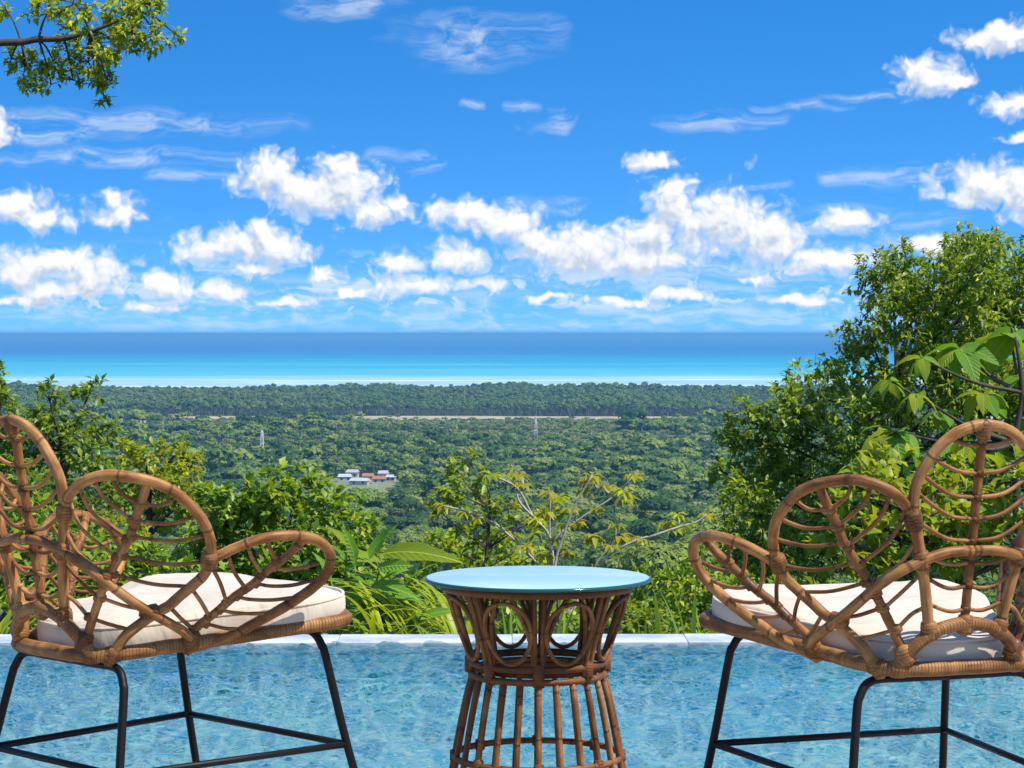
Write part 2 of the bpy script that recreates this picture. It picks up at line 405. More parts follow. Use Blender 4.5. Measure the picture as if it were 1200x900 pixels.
def leafmat(name, dark, mid, light, trans=(.25, .36, .03), tw=.35, rough=.42, spec=.4, vary=.25, world=0.0, veins=False, isl=.55):
    m, t = mat(name)
    g = t.new('ShaderNodeNewGeometry'); oi = t.new('ShaderNodeObjectInfo')
    tc = t.new('ShaderNodeTexCoord').outputs['Object']
    f = t.math('ADD', t.math('MULTIPLY', g.outputs['Random Per Island'], isl), t.math('MULTIPLY', t.noise(tc, 1.1, 3.0), .45))
    f = t.math('ADD', f, t.math('MULTIPLY', t.math('SUBTRACT', oi.outputs['Random'], .5), vary))
    f = t.math('ADD', f, (.55 - isl) * .5)
    if world:
        wp = t.noise(t.vm('MULTIPLY', g.outputs['Position'], (.0045, .0085, 0.0)), 1.0, 4.0, .6)
        f = t.math('ADD', f, t.math('MULTIPLY', t.math('SUBTRACT', wp, .5), world))
    col = t.ramp(f, [(.22, dark), (.5, mid), (.78, light)])
    if veins:
        lx, ly, lz = t.sep(tc); ax = t.math('ABSOLUTE', lx)
        rib_ = t.mapr(ax, .016, .004)
        sv = t.math('ABSOLUTE', t.math('SUBTRACT', t.math('FRACT', t.math('MULTIPLY', t.math('SUBTRACT', ly, t.math('MULTIPLY', ax, 1.1)), 11.0)), .5))
        vein_ = t.math('MAXIMUM', rib_, t.math('MULTIPLY', t.mapr(sv, .10, .0), .55))
        col = t.mix(t.math('MULTIPLY', vein_, .55), col, tuple(min(.8, c * 1.5 + .05) for c in light))
        spots = t.mapr(t.noise(tc, 9.0, 4.0, .65), .66, .74)
        col = t.mix(t.math('MULTIPLY', spots, .6), col, (.20, .14, .03))
        t.l.new(t.bump(t.math('ADD', vein_, t.math('MULTIPLY', sv, 1.2)), .5, .012), t.b.inputs['Normal'])
    t.l.new(col, t.b.inputs['Base Color']); t.b.inputs['Roughness'].default_value = rough; t.b.inputs['Specular IOR Level'].default_value = spec
    tl = t.new('ShaderNodeBsdfTranslucent'); t.l.new(t.mix(.55, col, trans), tl.inputs['Color'])
    mx = t.new('ShaderNodeMixShader'); mx.inputs[0].default_value = tw
    t.l.new(t.b.outputs[0], mx.inputs[1]); t.l.new(tl.outputs[0], mx.inputs[2]); t.l.new(mx.outputs[0], t.out.inputs['Surface'])
    return m

leafmat('leaf_dark', (0.05, 0.1054, 0.0132), (0.1072, 0.1864, 0.0184), (0.1964, 0.2674, 0.0237), (0.312, 0.4992, 0.0312), .32)
leafmat('leaf_green', (0.0888, 0.1793, 0.0138), (0.1873, 0.316, 0.0193), (0.3354, 0.4355, 0.0277), (0.4312, 0.6612, 0.0287), .36)
leafmat('leaf_olive', (0.1065, 0.153, 0.0156), (0.213, 0.2737, 0.0209), (0.355, 0.3703, 0.0287), (0.5016, 0.594, 0.0264), .36)
leafmat('leaf_lime', (0.1605, 0.2402, 0.0095), (0.329, 0.4004, 0.0118), (0.5298, 0.5242, 0.0165), (0.6641, 0.7245, 0.0242), .40)
leafmat('leaf_yellow', (0.1811, 0.207, 0.0103), (0.314, 0.3105, 0.0145), (0.4347, 0.3795, 0.0207), (0.66, 0.616, 0.033), .42)
leafmat('leaf_broad', (0.078, 0.1941, 0.0164), (0.1462, 0.3037, 0.0246), (0.2534, 0.4219, 0.0383), (0.414, 0.69, 0.0414), .40, .5, .25, veins=True)
leafmat('leaf_lime_broad', (.12, .19, .01), (.22, .30, .014), (.35, .39, .02), (.6, .65, .03), .42, .5, .25, veins=True)
leafmat('leaf_blade', (0.0874, 0.1764, 0.019), (0.1552, 0.2688, 0.0272), (0.2911, 0.3864, 0.0408), (0.3696, 0.5544, 0.0396), .35, .35)
leafmat('forest_leaf', (0.0419, 0.0998, 0.0176), (0.1047, 0.1904, 0.0264), (0.2284, 0.29, 0.0381), (0.2808, 0.4056, 0.0468), .25, .6, .25, 1.0, 1.5, isl=.25)
leafmat('forest_pale', (0.1109, 0.1463, 0.0395), (0.1791, 0.2275, 0.0552), (0.2901, 0.3006, 0.0921), (0.288, 0.36, 0.0864), .25, .6, .25, 1.0, 1.5, isl=.25)
leafmat('belt_leaf', (0.068, 0.1253, 0.0385), (0.118, 0.1901, 0.049), (0.1928, 0.2592, 0.0665), (0.2184, 0.3276, 0.0728), .25, .6, .25, .7, 1.0, isl=.25)

def bark(name, a, b):
    m, t = mat(name); tc = t.new('ShaderNodeTexCoord').outputs['Object']
    n = t.noise(t.vm('MULTIPLY', tc, (1, 1, .3)), 24.0, 5.0, .6)
    t.l.new(t.ramp(n, [(.3, a), (.7, b)]), t.b.inputs['Base Color']); t.l.new(t.bump(n, .5, .01), t.b.inputs['Normal']); t.b.inputs['Roughness'].default_value = .85
bark('bark_brown', (.035, .024, .016), (.11, .082, .058)); bark('bark_pale', (.32, .27, .20), (.52, .46, .37)); bark('bark_grey', (.10, .095, .085), (.22, .21, .19))

# ================================================================== terrain
PLAIN = -100.0
def ground_z(x, y):
    d = np.sqrt(x * x + np.maximum(y, 0) ** 2) if False else np.hypot(x, y)
    ds = [0, 8.6, 12, 40, 120, 300, 500, 800, 1200, 1600, 4000, 4150, 4350, 9000]
    zs = [-2.2, -2.2, -2.6, -11, -28, -54, -75, -93, -99, -100, -99, -99.3, -103, -112]
    z = np.interp(d, ds, zs)
    wgt = np.clip((d - 60) / 300, 0, 1) * np.clip((3900 - d) / 1400, 0, 1)
    z = z + wgt * 16 * (fbm2(x / 420 + 5.2, y / 420 + 3.1, 3, 4) - .5) * np.clip(1.6 - d / 1500, .25, 1)
    # a spur of higher ground runs down on the right
    z = z + 15 * np.exp(-(((x - 75) / 70) ** 2 + ((y - 520) / 200) ** 2))
    return z
rad = np.concatenate([[0], np.geomspace(3, 9500, 150)])
ang = np.concatenate([np.linspace(-.45, .45, 120), np.linspace(.45, 2 * np.pi - .45, 70)[1:-1]])
RR, AA = np.meshgrid(rad, ang, indexing='ij')
GX, GY = RR * np.sin(AA), RR * np.cos(AA)
GZ = ground_z(GX, GY)
nr, na = RR.shape
i = np.arange(nr - 1)[:, None]; j = np.arange(na)[None, :]
GF = np.stack([i * na + j, i * na + (j + 1) % na, (i + 1) * na + (j + 1) % na, (i + 1) * na + j], -1).reshape(-1, 4)
m, t = mat('forest_floor')
tc = t.new('ShaderNodeTexCoord').outputs['Object']
n1 = t.noise(tc, .012, 6.0, .6); n2 = t.noise(tc, .35, 5.0, .6)
far = t.mapr(t.vm('LENGTH', tc), 4020, 4120)
g1 = t.ramp(t.math('ADD', t.math('MULTIPLY', n1, .5), t.math('MULTIPLY', n2, .5)), [(.3, (.018, .030, .010)), (.55, (.040, .060, .016)), (.75, (.095, .100, .035))])
t.l.new(t.mix(far, g1, (.42, .38, .30)), t.b.inputs['Base Color']); t.b.inputs['Roughness'].default_value = .95; t.b.inputs['Specular IOR Level'].default_value = .1
obj('ground', mesh_np('ground', np.stack([GX, GY, GZ], -1).reshape(-1, 3), GF, ['forest_floor']), kind='structure')

# sea: shallow sand flats, turquoise shelf, deep water
m, t = mat('sea_water')
tc = t.new('ShaderNodeTexCoord').outputs['Object']
dist = t.vm('LENGTH', tc)
w1 = t.noise(t.vm('MULTIPLY', tc, (.00022, .0011, 0)), 1.0, 5.0, .6)
lg = t.math('LOGARITHM', t.math('DIVIDE', dist, 4600.0), 10.0)       # 0 at the beach, 1 at 46 km
w2 = t.noise(t.comb(t.math('MULTIPLY', t.math('DIVIDE', t.sep(tc)[0], dist), 9.0), t.math('MULTIPLY', lg, 40.0), 0.0), 1.0, 5.0, .62)
k = t.math('ADD', lg, t.math('ADD', t.math('MULTIPLY', t.math('SUBTRACT', w1, .5), .34), t.math('MULTIPLY', t.math('SUBTRACT', w2, .5), .26)))
col = t.ramp(k, [(.0, (.34, .50, .52)), (.026, (.28, .52, .56)), (.055, (.22, .50, .53)), (.12, (.10, .43, .50)), (.21, (.035, .36, .47)), (.33, (.018, .27, .43)), (.44, (.012, .150, .34)), (.62, (.010, .125, .31)), (.9, (.012, .15, .34))])
foam = t.mapr(t.noise(t.vm('MULTIPLY', tc, (.0014, .0085, 0)), 1.0, 5.0, .62), .53, .62)
foam = t.math('MULTIPLY', foam, t.mapr(lg, .10, .02))
t.l.new(t.mix(foam, col, (.85, .87, .87)), t.b.inputs['Base Color'])
t.b.inputs['Roughness'].default_value = .5; t.b.inputs['Specular IOR Level'].default_value = .06
srad = np.concatenate([np.linspace(4060, 9000, 8), np.geomspace(10000, 150000, 24)])
RR, AA = np.meshgrid(srad, np.linspace(0, 2 * np.pi, 97)[:-1], indexing='ij'); nr, na = RR.shape
i = np.arange(nr - 1)[:, None]; j = np.arange(na)[None, :]
SF = np.stack([i * na + j, i * na + (j + 1) % na, (i + 1) * na + (j + 1) % na, (i + 1) * na + j], -1).reshape(-1, 4)
obj('sea', mesh_np('sea', np.stack([RR * np.sin(AA), RR * np.cos(AA), np.full_like(RR, PLAIN)], -1).reshape(-1, 3), SF, ['sea_water']), kind='structure')

# pale fields between the plain and the tall coastal wood
def patch(name, pts, matname, dz=.35, label=None):
    """ground-hugging sheet inside an outline of (x, y) points"""
    c = np.mean(pts, 0); n = 96
    P, _ = spline([(p[0], p[1], 0) for p in pts], 1.0, max(2, n // len(pts)), True)
    P = P[:, :2]; P = P + (fbm2(P[:, 0] / 40, P[:, 1] / 40, 9)[:, None] - .5) * 18
    V = []; ks = np.linspace(0, 1, 9)
    for k in ks:
        q = c + (P - c) * k; V.append(np.stack([q[:, 0], q[:, 1], ground_z(q[:, 0], q[:, 1]) + dz], 1))
    V = np.concatenate(V); m = len(P); i = np.arange(len(ks) - 1)[:, None]; j = np.arange(m)[None]
    F = np.stack([i * m + j, i * m + (j + 1) % m, (i + 1) * m + (j + 1) % m, (i + 1) * m + j], -1).reshape(-1, 4)
    return obj(name, mesh_np(name, V, F, [matname]), kind='structure')
for nm, a, b in (('dry_grass', (.26, .21, .11), (.46, .40, .25)), ('green_grass', (.10, .14, .04), (.24, .26, .11))):
    m, t = mat(nm); tc = t.new('ShaderNodeTexCoord').outputs['Object']
    n = t.math('ADD', t.math('MULTIPLY', t.noise(tc, .02, 5.0), .6), t.math('MULTIPLY', t.noise(tc, .3, 4.0), .4))
    t.l.new(t.ramp(n, [(.35, a), (.62, b)]), t.b.inputs['Base Color']); t.b.inputs['Roughness'].default_value = .95
FIELD = [(-640, 2560), (-300, 2600), (-100, 2575), (100, 2590), (350, 2560), (700, 2560), (720, 2800), (250, 2805), (0, 2795), (-300, 2800), (-640, 2790)]
patch('field', FIELD, 'dry_grass')
CLEAR = [(-128, 1370), (-95, 1350), (-78, 1400), (-72, 1500), (-78, 1580), (-118, 1590), (-135, 1500)]
patch('meadow', CLEAR, 'green_grass')
GLADES = []
for cx_, cy_, rx_, ry_, mm_ in [(-330, 2050, 120, 45, 'green_grass'), (150, 1980, 90, 50, 'dry_grass'), (330, 2230, 130, 45, 'green_grass'), (-60, 2300, 150, 40, 'green_grass'), (-240, 1800, 60, 35, 'green_grass'), (250, 1600, 45, 50, 'dry_grass'), (20, 1530, 40, 45, 'green_grass'), (-420, 2380, 120, 35, 'dry_grass'), (90, 1220, 26, 40, 'green_grass')]:
    gp_ = [(cx_ + rx_ * math.cos(a_) * random.uniform(.7, 1.2), cy_ + ry_ * math.sin(a_) * random.uniform(.7, 1.2)) for a_ in np.linspace(0, 6.283, 11)[:-1]]
    GLADES.append(gp_); patch('meadow', gp_, mm_)
def inside(poly, x, y):
    r = np.zeros(len(x), bool); n = len(poly)
    for a in range(n):
        x1, y1 = poly[a]; x2, y2 = poly[(a + 1) % n]
        c = ((y1 > y) != (y2 > y)) & (x < (x2 - x1) * (y - y1) / (y2 - y1 + 1e-9) + x1); r ^= c
    return r

# ------------------------------------------------------------------ forest trees
def sph(n, r=rng):
    v = r.normal(size=(n, 3)); return unit(v)
def tri_leaves(C, Nrm, size, r=rng, quad=True):
    """flat irregular clump faces at C facing roughly Nrm"""
    n = len(C); a = unit(np.cross(Nrm, sph(n, r))); b = np.cross(Nrm, a)
    s = size * r.uniform(.55, 1.25, (n, 1))
    V = np.stack([C + a * s * r.uniform(.7, 1.1, (n, 1)), C + b * s * r.uniform(.4, .8, (n, 1)), C - a * s * r.uniform(.7, 1.1, (n, 1)) - Nrm * s * .3, C - b * s * r.uniform(.4, .8, (n, 1))], 1)
    F = np.arange(n * 4).reshape(n, 4)
    F = np.concatenate([F[:, [0, 1, 3]], F[:, [1, 2, 3]]])
    return V.reshape(-1, 3), F
def forest_mesh(name, h, rw, nlobes, nfaces, size, leaf, seed, trunk=.35, tall=False):
    r = np.random.default_rng(seed)
    V = []; F = []; n0 = 0; mi = []
    lobes = []
    for k in range(nlobes):
        if tall:
            z = h * (.35 + .6 * r.random()); rr = rw * (1.1 - .6 * (z / h)) * r.uniform(.3, .6); a = r.uniform(0, 6.28); q = r.uniform(0, .6) * rw
        else:
            a = 2.4 * k + r.uniform(-.4, .4); q = rw * .62 * math.sqrt((k + .3) / nlobes); z = h * (.74 - .18 * (q / rw) ** 2 + r.uniform(-.06, .06)); rr = rw * r.uniform(.36, .52)
        lobes.append((np.array([q * math.cos(a), q * math.sin(a), z]), rr))
    per = nfaces // nlobes
    for c, rr in lobes:
        d = sph(per, r); d[:, 2] = np.where(d[:, 2] < -.35, -d[:, 2], d[:, 2]); sc = np.array([1, 1, 1.5 if tall else .72])
        P = c + d * sc * rr * r.uniform(.78, 1.06, (per, 1))
        nn = unit(d + .40 * sph(per, r) + np.array([0, 0, .3]))
        v, f = tri_leaves(P, nn, size, r); V.append(v); F.append(f + n0); n0 += len(v); mi += [0] * len(f)
    mb = MB(); mb.tube([(0, 0, -1.5), (0, 0, h * .4), (rw * .1, 0, h * .75)], [trunk, trunk * .8, trunk * .3], 5)
    v = np.concatenate(mb.V); f = np.concatenate(mb.F[4]); f = np.concatenate([f[:, [0, 1, 2]], f[:, [0, 2, 3]]])
    V.append(v); F.append(f + n0); mi += [1] * len(f)
    return mesh_np(name, np.concatenate(V), np.concatenate(F), [leaf, 'bark_grey'], True, None, mi)
NEAR = [forest_mesh('valley_tree', 12, 4.6, 9, 2400, .42, 'forest_leaf', 1), forest_mesh('valley_tree', 10.5, 5.2, 11, 2600, .40, 'forest_leaf', 2),
        forest_mesh('valley_tree', 14, 4.2, 8, 2200, .42, 'forest_leaf', 3), forest_mesh('valley_tree', 9.5, 4.4, 9, 2200, .38, 'forest_pale', 4)]
FARM = [forest_mesh('wood_tree', 11, 4.8, 7, 260, 1.05, 'forest_leaf', 11), forest_mesh('wood_tree', 9.5, 5.2, 8, 280, 1.1, 'forest_leaf', 12),
        forest_mesh('wood_tree', 12.5, 4.4, 6, 240, 1.0, 'forest_leaf', 13), forest_mesh('wood_tree', 8.5, 4.2, 6, 220, 1.0, 'forest_pale', 14)]
BELT = [forest_mesh('belt_tree', 20, 4.8, 7, 260, 1.3, 'belt_leaf', 21, .4), forest_mesh('belt_tree', 18, 4.4, 7, 240, 1.25, 'belt_leaf', 22, .35), forest_mesh('belt_tree', 22, 5.0, 8, 260, 1.3, 'belt_leaf', 23, .45)]
PLANT = [forest_mesh('grove_tree', 6.0, 3.4, 5, 120, .95, 'forest_pale', 31, .2), forest_mesh('grove_tree', 6.8, 3.6, 5, 130, .95, 'forest_leaf', 32, .2)]

def scatter(d0, d1, step0, k, half=.29, jit=.42, seed=5):
    """jittered points in the wedge seen from the terrace; spacing grows as step0 + k*d"""
    r = np.random.default_rng(seed); X = []; Y = []; d = d0
    while d < d1:
        s = step0 + k * d; n = int(2 * half * d / s); a = np.linspace(-half, half, n) + r.uniform(-jit, jit, n) * s / d + (r.random() - .5) * s / d
        dd = d + r.uniform(-jit, jit, n) * s
        X.append(dd * np.sin(a)); Y.append(dd * np.cos(a)); d += s * .86
    return np.concatenate(X), np.concatenate(Y)
x, y = scatter(290, 1150, 9.0, .0006, .27)
z = ground_z(x, y); dd = np.hypot(x, y)
sz = 1.22 * rng.uniform(.55, 1.35, len(x)) * np.where(rng.random(len(x)) < .08, 1.45, 1.0) * np.clip(.45 + 1.1 * fbm2(x / 80, y / 80, 17, 3), .55, 1.5)
topy = HORIZON + FPX * (EYE - (z + 11 * sz)) / y; px = 600 + FPX * x / y
vis = (topy < 745) & (px > -30) & (px < 1230)
# those far to the sides are behind the garden trees
shown = vis & (px > 395) & (px < 900)
order = np.argsort(np.where(shown, dd, 1e9)); n_ind = min(300, int(shown.sum()))
ind = order[:n_ind]; rest = np.setdiff1d(np.nonzero(topy < 800)[0], ind)
HUE = ['rounded green valley tree among its neighbours on the forested slope', 'low broad green valley tree among its neighbours on the forested slope',
       'tall green valley tree among its neighbours on the forested slope', 'pale olive valley tree among its neighbours on the forested slope']
for q in ind:
    k = int(rng.choice(4, p=[.34, .30, .22, .14]))
    o = obj('valley_tree', NEAR[k], None, HUE[k], 'tree', 'single trees of the forested valley')
    o.location = (x[q], y[q], z[q]); o.rotation_euler = (0, 0, rng.uniform(0, 6.28)); s = float(sz[q]); o.scale = (s, s, s * rng.uniform(.85, 1.15))

def instance_stuff(name, px_, py_, meshes, smin, smax, label, cat, weights, seed, sizes=None):
    r = np.random.default_rng(seed); n = len(px_)
    pz = ground_z(px_, py_)
    me = bpy.data.meshes.new(name); me.vertices.add(n); me.vertices.foreach_set('co', np.stack([px_, py_, pz], 1).astype(np.float32).ravel())
    def att(nm, typ, dom, data, key):
        a = me.attributes.new(nm, typ, dom); a.data.foreach_set(key, data)
    sc = (r.uniform(smin, smax, n) if sizes is None else sizes).astype(np.float32)
    S3 = np.stack([sc, sc, sc * r.uniform(.85, 1.15, n)], 1).astype(np.float32)
    att('sc', 'FLOAT_VECTOR', 'POINT', S3.ravel(), 'vector')
    rot = np.stack([r.uniform(-.06, .06, n), r.uniform(-.06, .06, n), r.uniform(0, 6.28, n)], 1).astype(np.float32)
    att('rot', 'FLOAT_VECTOR', 'POINT', rot.ravel(), 'vector')
    att('pick', 'INT', 'POINT', r.choice(len(meshes), n, p=weights).astype(np.int32), 'value')
    o = obj(name, me, None, label, cat, None, 'stuff')
    c = bpy.data.collections.new(name + '_kinds')
    for k, mm in enumerate(meshes):
        c.objects.link(bpy.data.objects.new('%s_kind_%02d' % (name, k), mm))
    g = bpy.data.node_groups.new(name + '_scatter', 'GeometryNodeTree')
    g.interface.new_socket('Geometry', in_out='INPUT', socket_type='NodeSocketGeometry'); g.interface.new_socket('Geometry', in_out='OUTPUT', socket_type='NodeSocketGeometry')
    N = g.nodes; L = g.links
    gi = N.new('NodeGroupInput'); go = N.new('NodeGroupOutput'); mp = N.new('GeometryNodeMeshToPoints'); ip = N.new('GeometryNodeInstanceOnPoints'); ci = N.new('GeometryNodeCollectionInfo')
    ci.inputs[0].default_value = c; ci.inputs['Separate Children'].default_value = True; ci.inputs['Reset Children'].default_value = True
    def named(nm, typ):
        q = N.new('GeometryNodeInputNamedAttribute'); q.data_type = typ; q.inputs['Name'].default_value = nm; return q.outputs[0]
    L.new(gi.outputs[0], mp.inputs[0]); L.new(mp.outputs[0], ip.inputs['Points']); L.new(ci.outputs[0], ip.inputs['Instance'])
    ip.inputs['Pick Instance'].default_value = True
    L.new(named('pick', 'INT'), ip.inputs['Instance Index']); L.new(named('sc', 'FLOAT_VECTOR'), ip.inputs['Scale'])
    er = N.new('FunctionNodeEulerToRotation'); L.new(named('rot', 'FLOAT_VECTOR'), er.inputs[0]); L.new(er.outputs[0], ip.inputs['Rotation'])
    L.new(ip.outputs[0], go.inputs[0])
    md = o.modifiers.new('scatter', 'NODES'); md.node_group = g
    return o
xr, yr, sr = x[rest], y[rest], sz[rest]
instance_stuff('valley_forest', xr, yr, NEAR, 1, 1, 'rest of the green tree canopy filling the near valley', 'forest', [.34, .30, .22, .14], 3, sr)
x, y = scatter(1150, 2740, 8.6, .0006, .27, seed=6)
d = np.hypot(x, y); hedge = (rng.random(len(x)) < .10) & (fbm2(x / 60, y / 25, 44, 2) > .5)
near_v = (np.abs(x + 100) < 45) & (y > 1120) & (y < 1460)
keep = ~inside(CLEAR, x, y) & (~inside(FIELD, x, y) | hedge & (y < 2730))
for gp_ in GLADES: keep &= ~(inside(gp_, x, y) & (rng.random(len(x)) < .93))
grove = (fbm2(x / 260 + 3, y / 120 + 8, 31, 3) > .5) & (d > 1750)
a = keep & ~grove
instance_stuff('plain_forest', x[a], y[a], FARM, .75, 1.35, 'green woodland spread over the coastal plain', 'forest', [.34, .30, .22, .14], 4, (1.05 * rng.uniform(.45, 1.4, len(x)) * np.where(rng.random(len(x)) < .06, 1.5, 1.0) * np.where(near_v, .62, 1.0) * (.45 + 1.15 * fbm2(x / 110, y / 110, 19, 3)))[a])
a = keep & grove
instance_stuff('grove', x[a], y[a], PLANT, .9, 1.3, 'low pale groves planted on the coastal plain', 'grove', [.7, .3], 5)
x, y = scatter(2800, 4150, 7.5, .0008, .27, seed=8)
keep = ~inside(FIELD, x, y) & (np.hypot(x, y) < 3560 + 560 * fbm2(x / 220 + 9, x * 0 + 4, 71, 3))
instance_stuff('coastal_forest', x[keep], y[keep], BELT, .75, 1.0, 'tall dark wood standing in a belt before the sea', 'forest', [.4, .3, .3], 6, (rng.uniform(.75, 1.05, len(x)) * (.42 + 1.05 * fbm2(x / 130, y / 260, 23, 4)))[keep])

# ------------------------------------------------------------------ far buildings and masts
simple('white_wall', (.46, .45, .42), .8); simple('cream_wall', (.55, .48, .38), .85); simple('clay_roof', (.33, .13, .075), .8)
simple('tin_roof', (.42, .43, .44), .6); simple('grey_roof', (.36, .36, .37), .6); simple('window_dark', (.03, .04, .05), .2); simple('mast_white', (.62, .62, .62), .6); simple('mast_red', (.50, .10, .06), .6)
def house(px, d, wdt, dep, hgt, wallm, roofm, rz, label):
    cx = (px - 600) / FPX * d; cz = float(ground_z(np.array([cx]), np.array([d]))[0]) + .6
    h = empty('house', (cx, d, cz), label, 'house', 'houses of the far village', rz)
    b = MB(); b.box((0, 0, hgt / 2 - 2), (wdt / 2, dep / 2, hgt / 2 + 2)); b.build('wall', wallm, h, False)
    rh = dep * .28; o = .5; x0, y0 = wdt / 2 + o, dep / 2 + o
    b = MB(); b.add([(-x0, -y0, hgt - .2), (x0, -y0, hgt - .2), (x0, y0, hgt - .2), (-x0, y0, hgt - .2), (-x0 * .8, 0, hgt + rh), (x0 * .8, 0, hgt + rh)],
                    [np.array([[0, 1, 5, 4], [2, 3, 4, 5], [3, 2, 1, 0]]), np.array([[1, 2, 5], [3, 0, 4]])]); b.build('roof', roofm, h, False)
    n = max(2, int(wdt / 4.5))
    for k in range(n):
        b = MB(); b.box((-wdt / 2 + (k + .5) * wdt / n, -dep / 2, hgt * .55), (.7, .06, .75)); b.build('window', 'window_dark', h, False)
for a in [(404, 1540, 9, 6, 3.4, 'white_wall', 'tin_roof', .1, 'white walled house with pale tin roof at the village edge, leftmost'),
          (421, 1505, 12, 6, 3.0, 'white_wall', 'tin_roof', -.15, 'long low white house with pale roof at the front of the village'),
          (431, 1545, 8, 6, 3.6, 'cream_wall', 'clay_roof', .2, 'cream house with red clay roof in the middle of the village'),
          (444, 1520, 9, 6, 3.2, 'white_wall', 'clay_roof', .05, 'white house with red clay roof right of the long low one'),
          (458, 1545, 6, 5, 3.0, 'white_wall', 'tin_roof', -.1, 'small white house with pale roof at the village end, rightmost'),
          (413, 1568, 8, 6, 5.0, 'cream_wall', 'grey_roof', -.1, 'taller cream house with grey roof behind the white ones'),
          (449, 1566, 7, 6, 4.4, 'white_wall', 'grey_roof', .1, 'white house with grey roof at the back of the village')]:
    house(*a)
def mast(px, d, h, label):
    cx = (px - 600) / FPX * d; cz = float(ground_z(np.array([cx]), np.array([d]))[0]) - .3
    o = empty('lattice_mast', (cx, d, cz), label, 'mast', 'masts rising from the plain')
    for sx, sy in ((-1, -1), (1, -1), (1, 1), (-1, 1)):
        b = MB(); b.tube([(sx * 1.7, sy * 1.7, 0), (sx * .55, sy * .55, h)], [.26, .20], 4); b.build('leg', 'mast_white', o)
    n = 8
    for k in range(n):
        z0, z1 = h * k / n, h * (k + 1) / n; r0, r1 = 1.7 - 1.15 * k / n, 1.7 - 1.15 * (k + 1) / n
        b = MB()
        for (ax, ay), (bx, by) in (((-1, -1), (1, -1)), ((1, -1), (1, 1)), ((1, 1), (-1, 1)), ((-1, 1), (-1, -1))):
            b.tube([(ax * r0, ay * r0, z0), (bx * r1, by * r1, z1)], .13, 4); b.tube([(ax * r1, ay * r1, z1), (bx * r1, by * r1, z1)], .13, 4)
        b.build('brace', 'mast_red' if k % 3 == 2 else 'mast_white', o)
    b = MB(); b.tube([(0, 0, h - .5), (0, 0, h + 4)], .14, 4); b.build('antenna', 'mast_white', o)
mast(307, 1790, 25, 'pale lattice mast above the woodland left of the village')
mast(628, 2080, 24, 'faint lattice mast above the woodland near the picture centre')

# ------------------------------------------------------------------ haze
m = bpy.data.materials.new('haze_air'); m.use_nodes = True; MATS['haze_air'] = m
t = NT(m.node_tree); t.n.clear(); out = t.new('ShaderNodeOutputMaterial')
pv = t.new('ShaderNodeVolumePrincipled'); pv.inputs['Color'].default_value = (.22, .60, .95, 1); pv.inputs['Density'].default_value = 6.8e-5; pv.inputs['Anisotropy'].default_value = .1
t.l.new(pv.outputs[0], out.inputs['Volume'])
b = MB(); b.box((0, 0, (12 - 116) / 2), (160000, 160000, (12 + 116) / 2))
obj('haze', b.mesh('haze', ['haze_air'], False), kind='stuff')

# ================================================================== pool and terrace
WATER = -.025; NEAR_Y, FAR_Y = 5.35, 7.86; HX = 6.0
def box_obj(name, x0, x1, y0, y1, z0, z1, m, kind='structure'):
    b = MB(); b.box(((x0 + x1) / 2, (y0 + y1) / 2, (z0 + z1) / 2), ((x1 - x0) / 2, (y1 - y0) / 2, (z1 - z0) / 2))
    o = b.build(name, m, None, False, kind=kind); return o
def bevel(o, wd=.01, seg=2):
    md = o.modifiers.new('bevel', 'BEVEL'); md.width = wd; md.segments = seg; return o
box_obj('pool_floor', -HX, HX, NEAR_Y, FAR_Y, -.75, -.55, 'pool_tile_caustics')
box_obj('pool_wall_far', -HX, HX, FAR_Y, FAR_Y + .18, -2.6, -.06, 'pool_tile_caustics')
box_obj('pool_wall_left', -HX - .2, -HX, NEAR_Y, FAR_Y + .22, -2.6, -.06, 'pool_tile_caustics')
box_obj('pool_wall_right', HX, HX + .2, NEAR_Y, FAR_Y + .22, -2.6, -.06, 'pool_tile_caustics')
edge = box_obj('pool_edge', -HX - .2, HX + .2, FAR_Y + .004, FAR_Y + .20, -.06, -.022, 'coping_stone')
b = MB(); b.box((0, 0, 0), (.2994, .102, .018)); slab = b.mesh('coping_slab', ['coping_stone'], False)
for k in range(20):
    o = obj('coping_slab', slab, edge); o.location = (-5.7 + .6 * k, FAR_Y + .099, -.0325 + .0015 * math.sin(k * 5.3)); bevel(o, .004, 2)
bevel(box_obj('pool_edge_left', -HX - .24, -HX + .004, NEAR_Y, FAR_Y - .008, -.06, -.014, 'coping_stone'))
bevel(box_obj('pool_edge_right', HX - .004, HX + .24, NEAR_Y, FAR_Y - .008, -.06, -.014, 'coping_stone'))
deck = box_obj('deck', -7, 7, -4, NEAR_Y, -.30, -.006, 'deck_stone')
box_obj('deck_foundation', -7, 7, -4, NEAR_Y - .002, -2.6, -.302, 'deck_stone')
b = MB(); b.box((0, 0, 0), (.298, .298, .003)); tile = b.mesh('deck_tile', ['deck_stone'], False)
for ix in range(-5, 5):
    for iy in range(6):
        o = obj('deck_tile', tile, deck); o.location = (ix * .6 + .3, NEAR_Y - .3 - iy * .6, -.003)

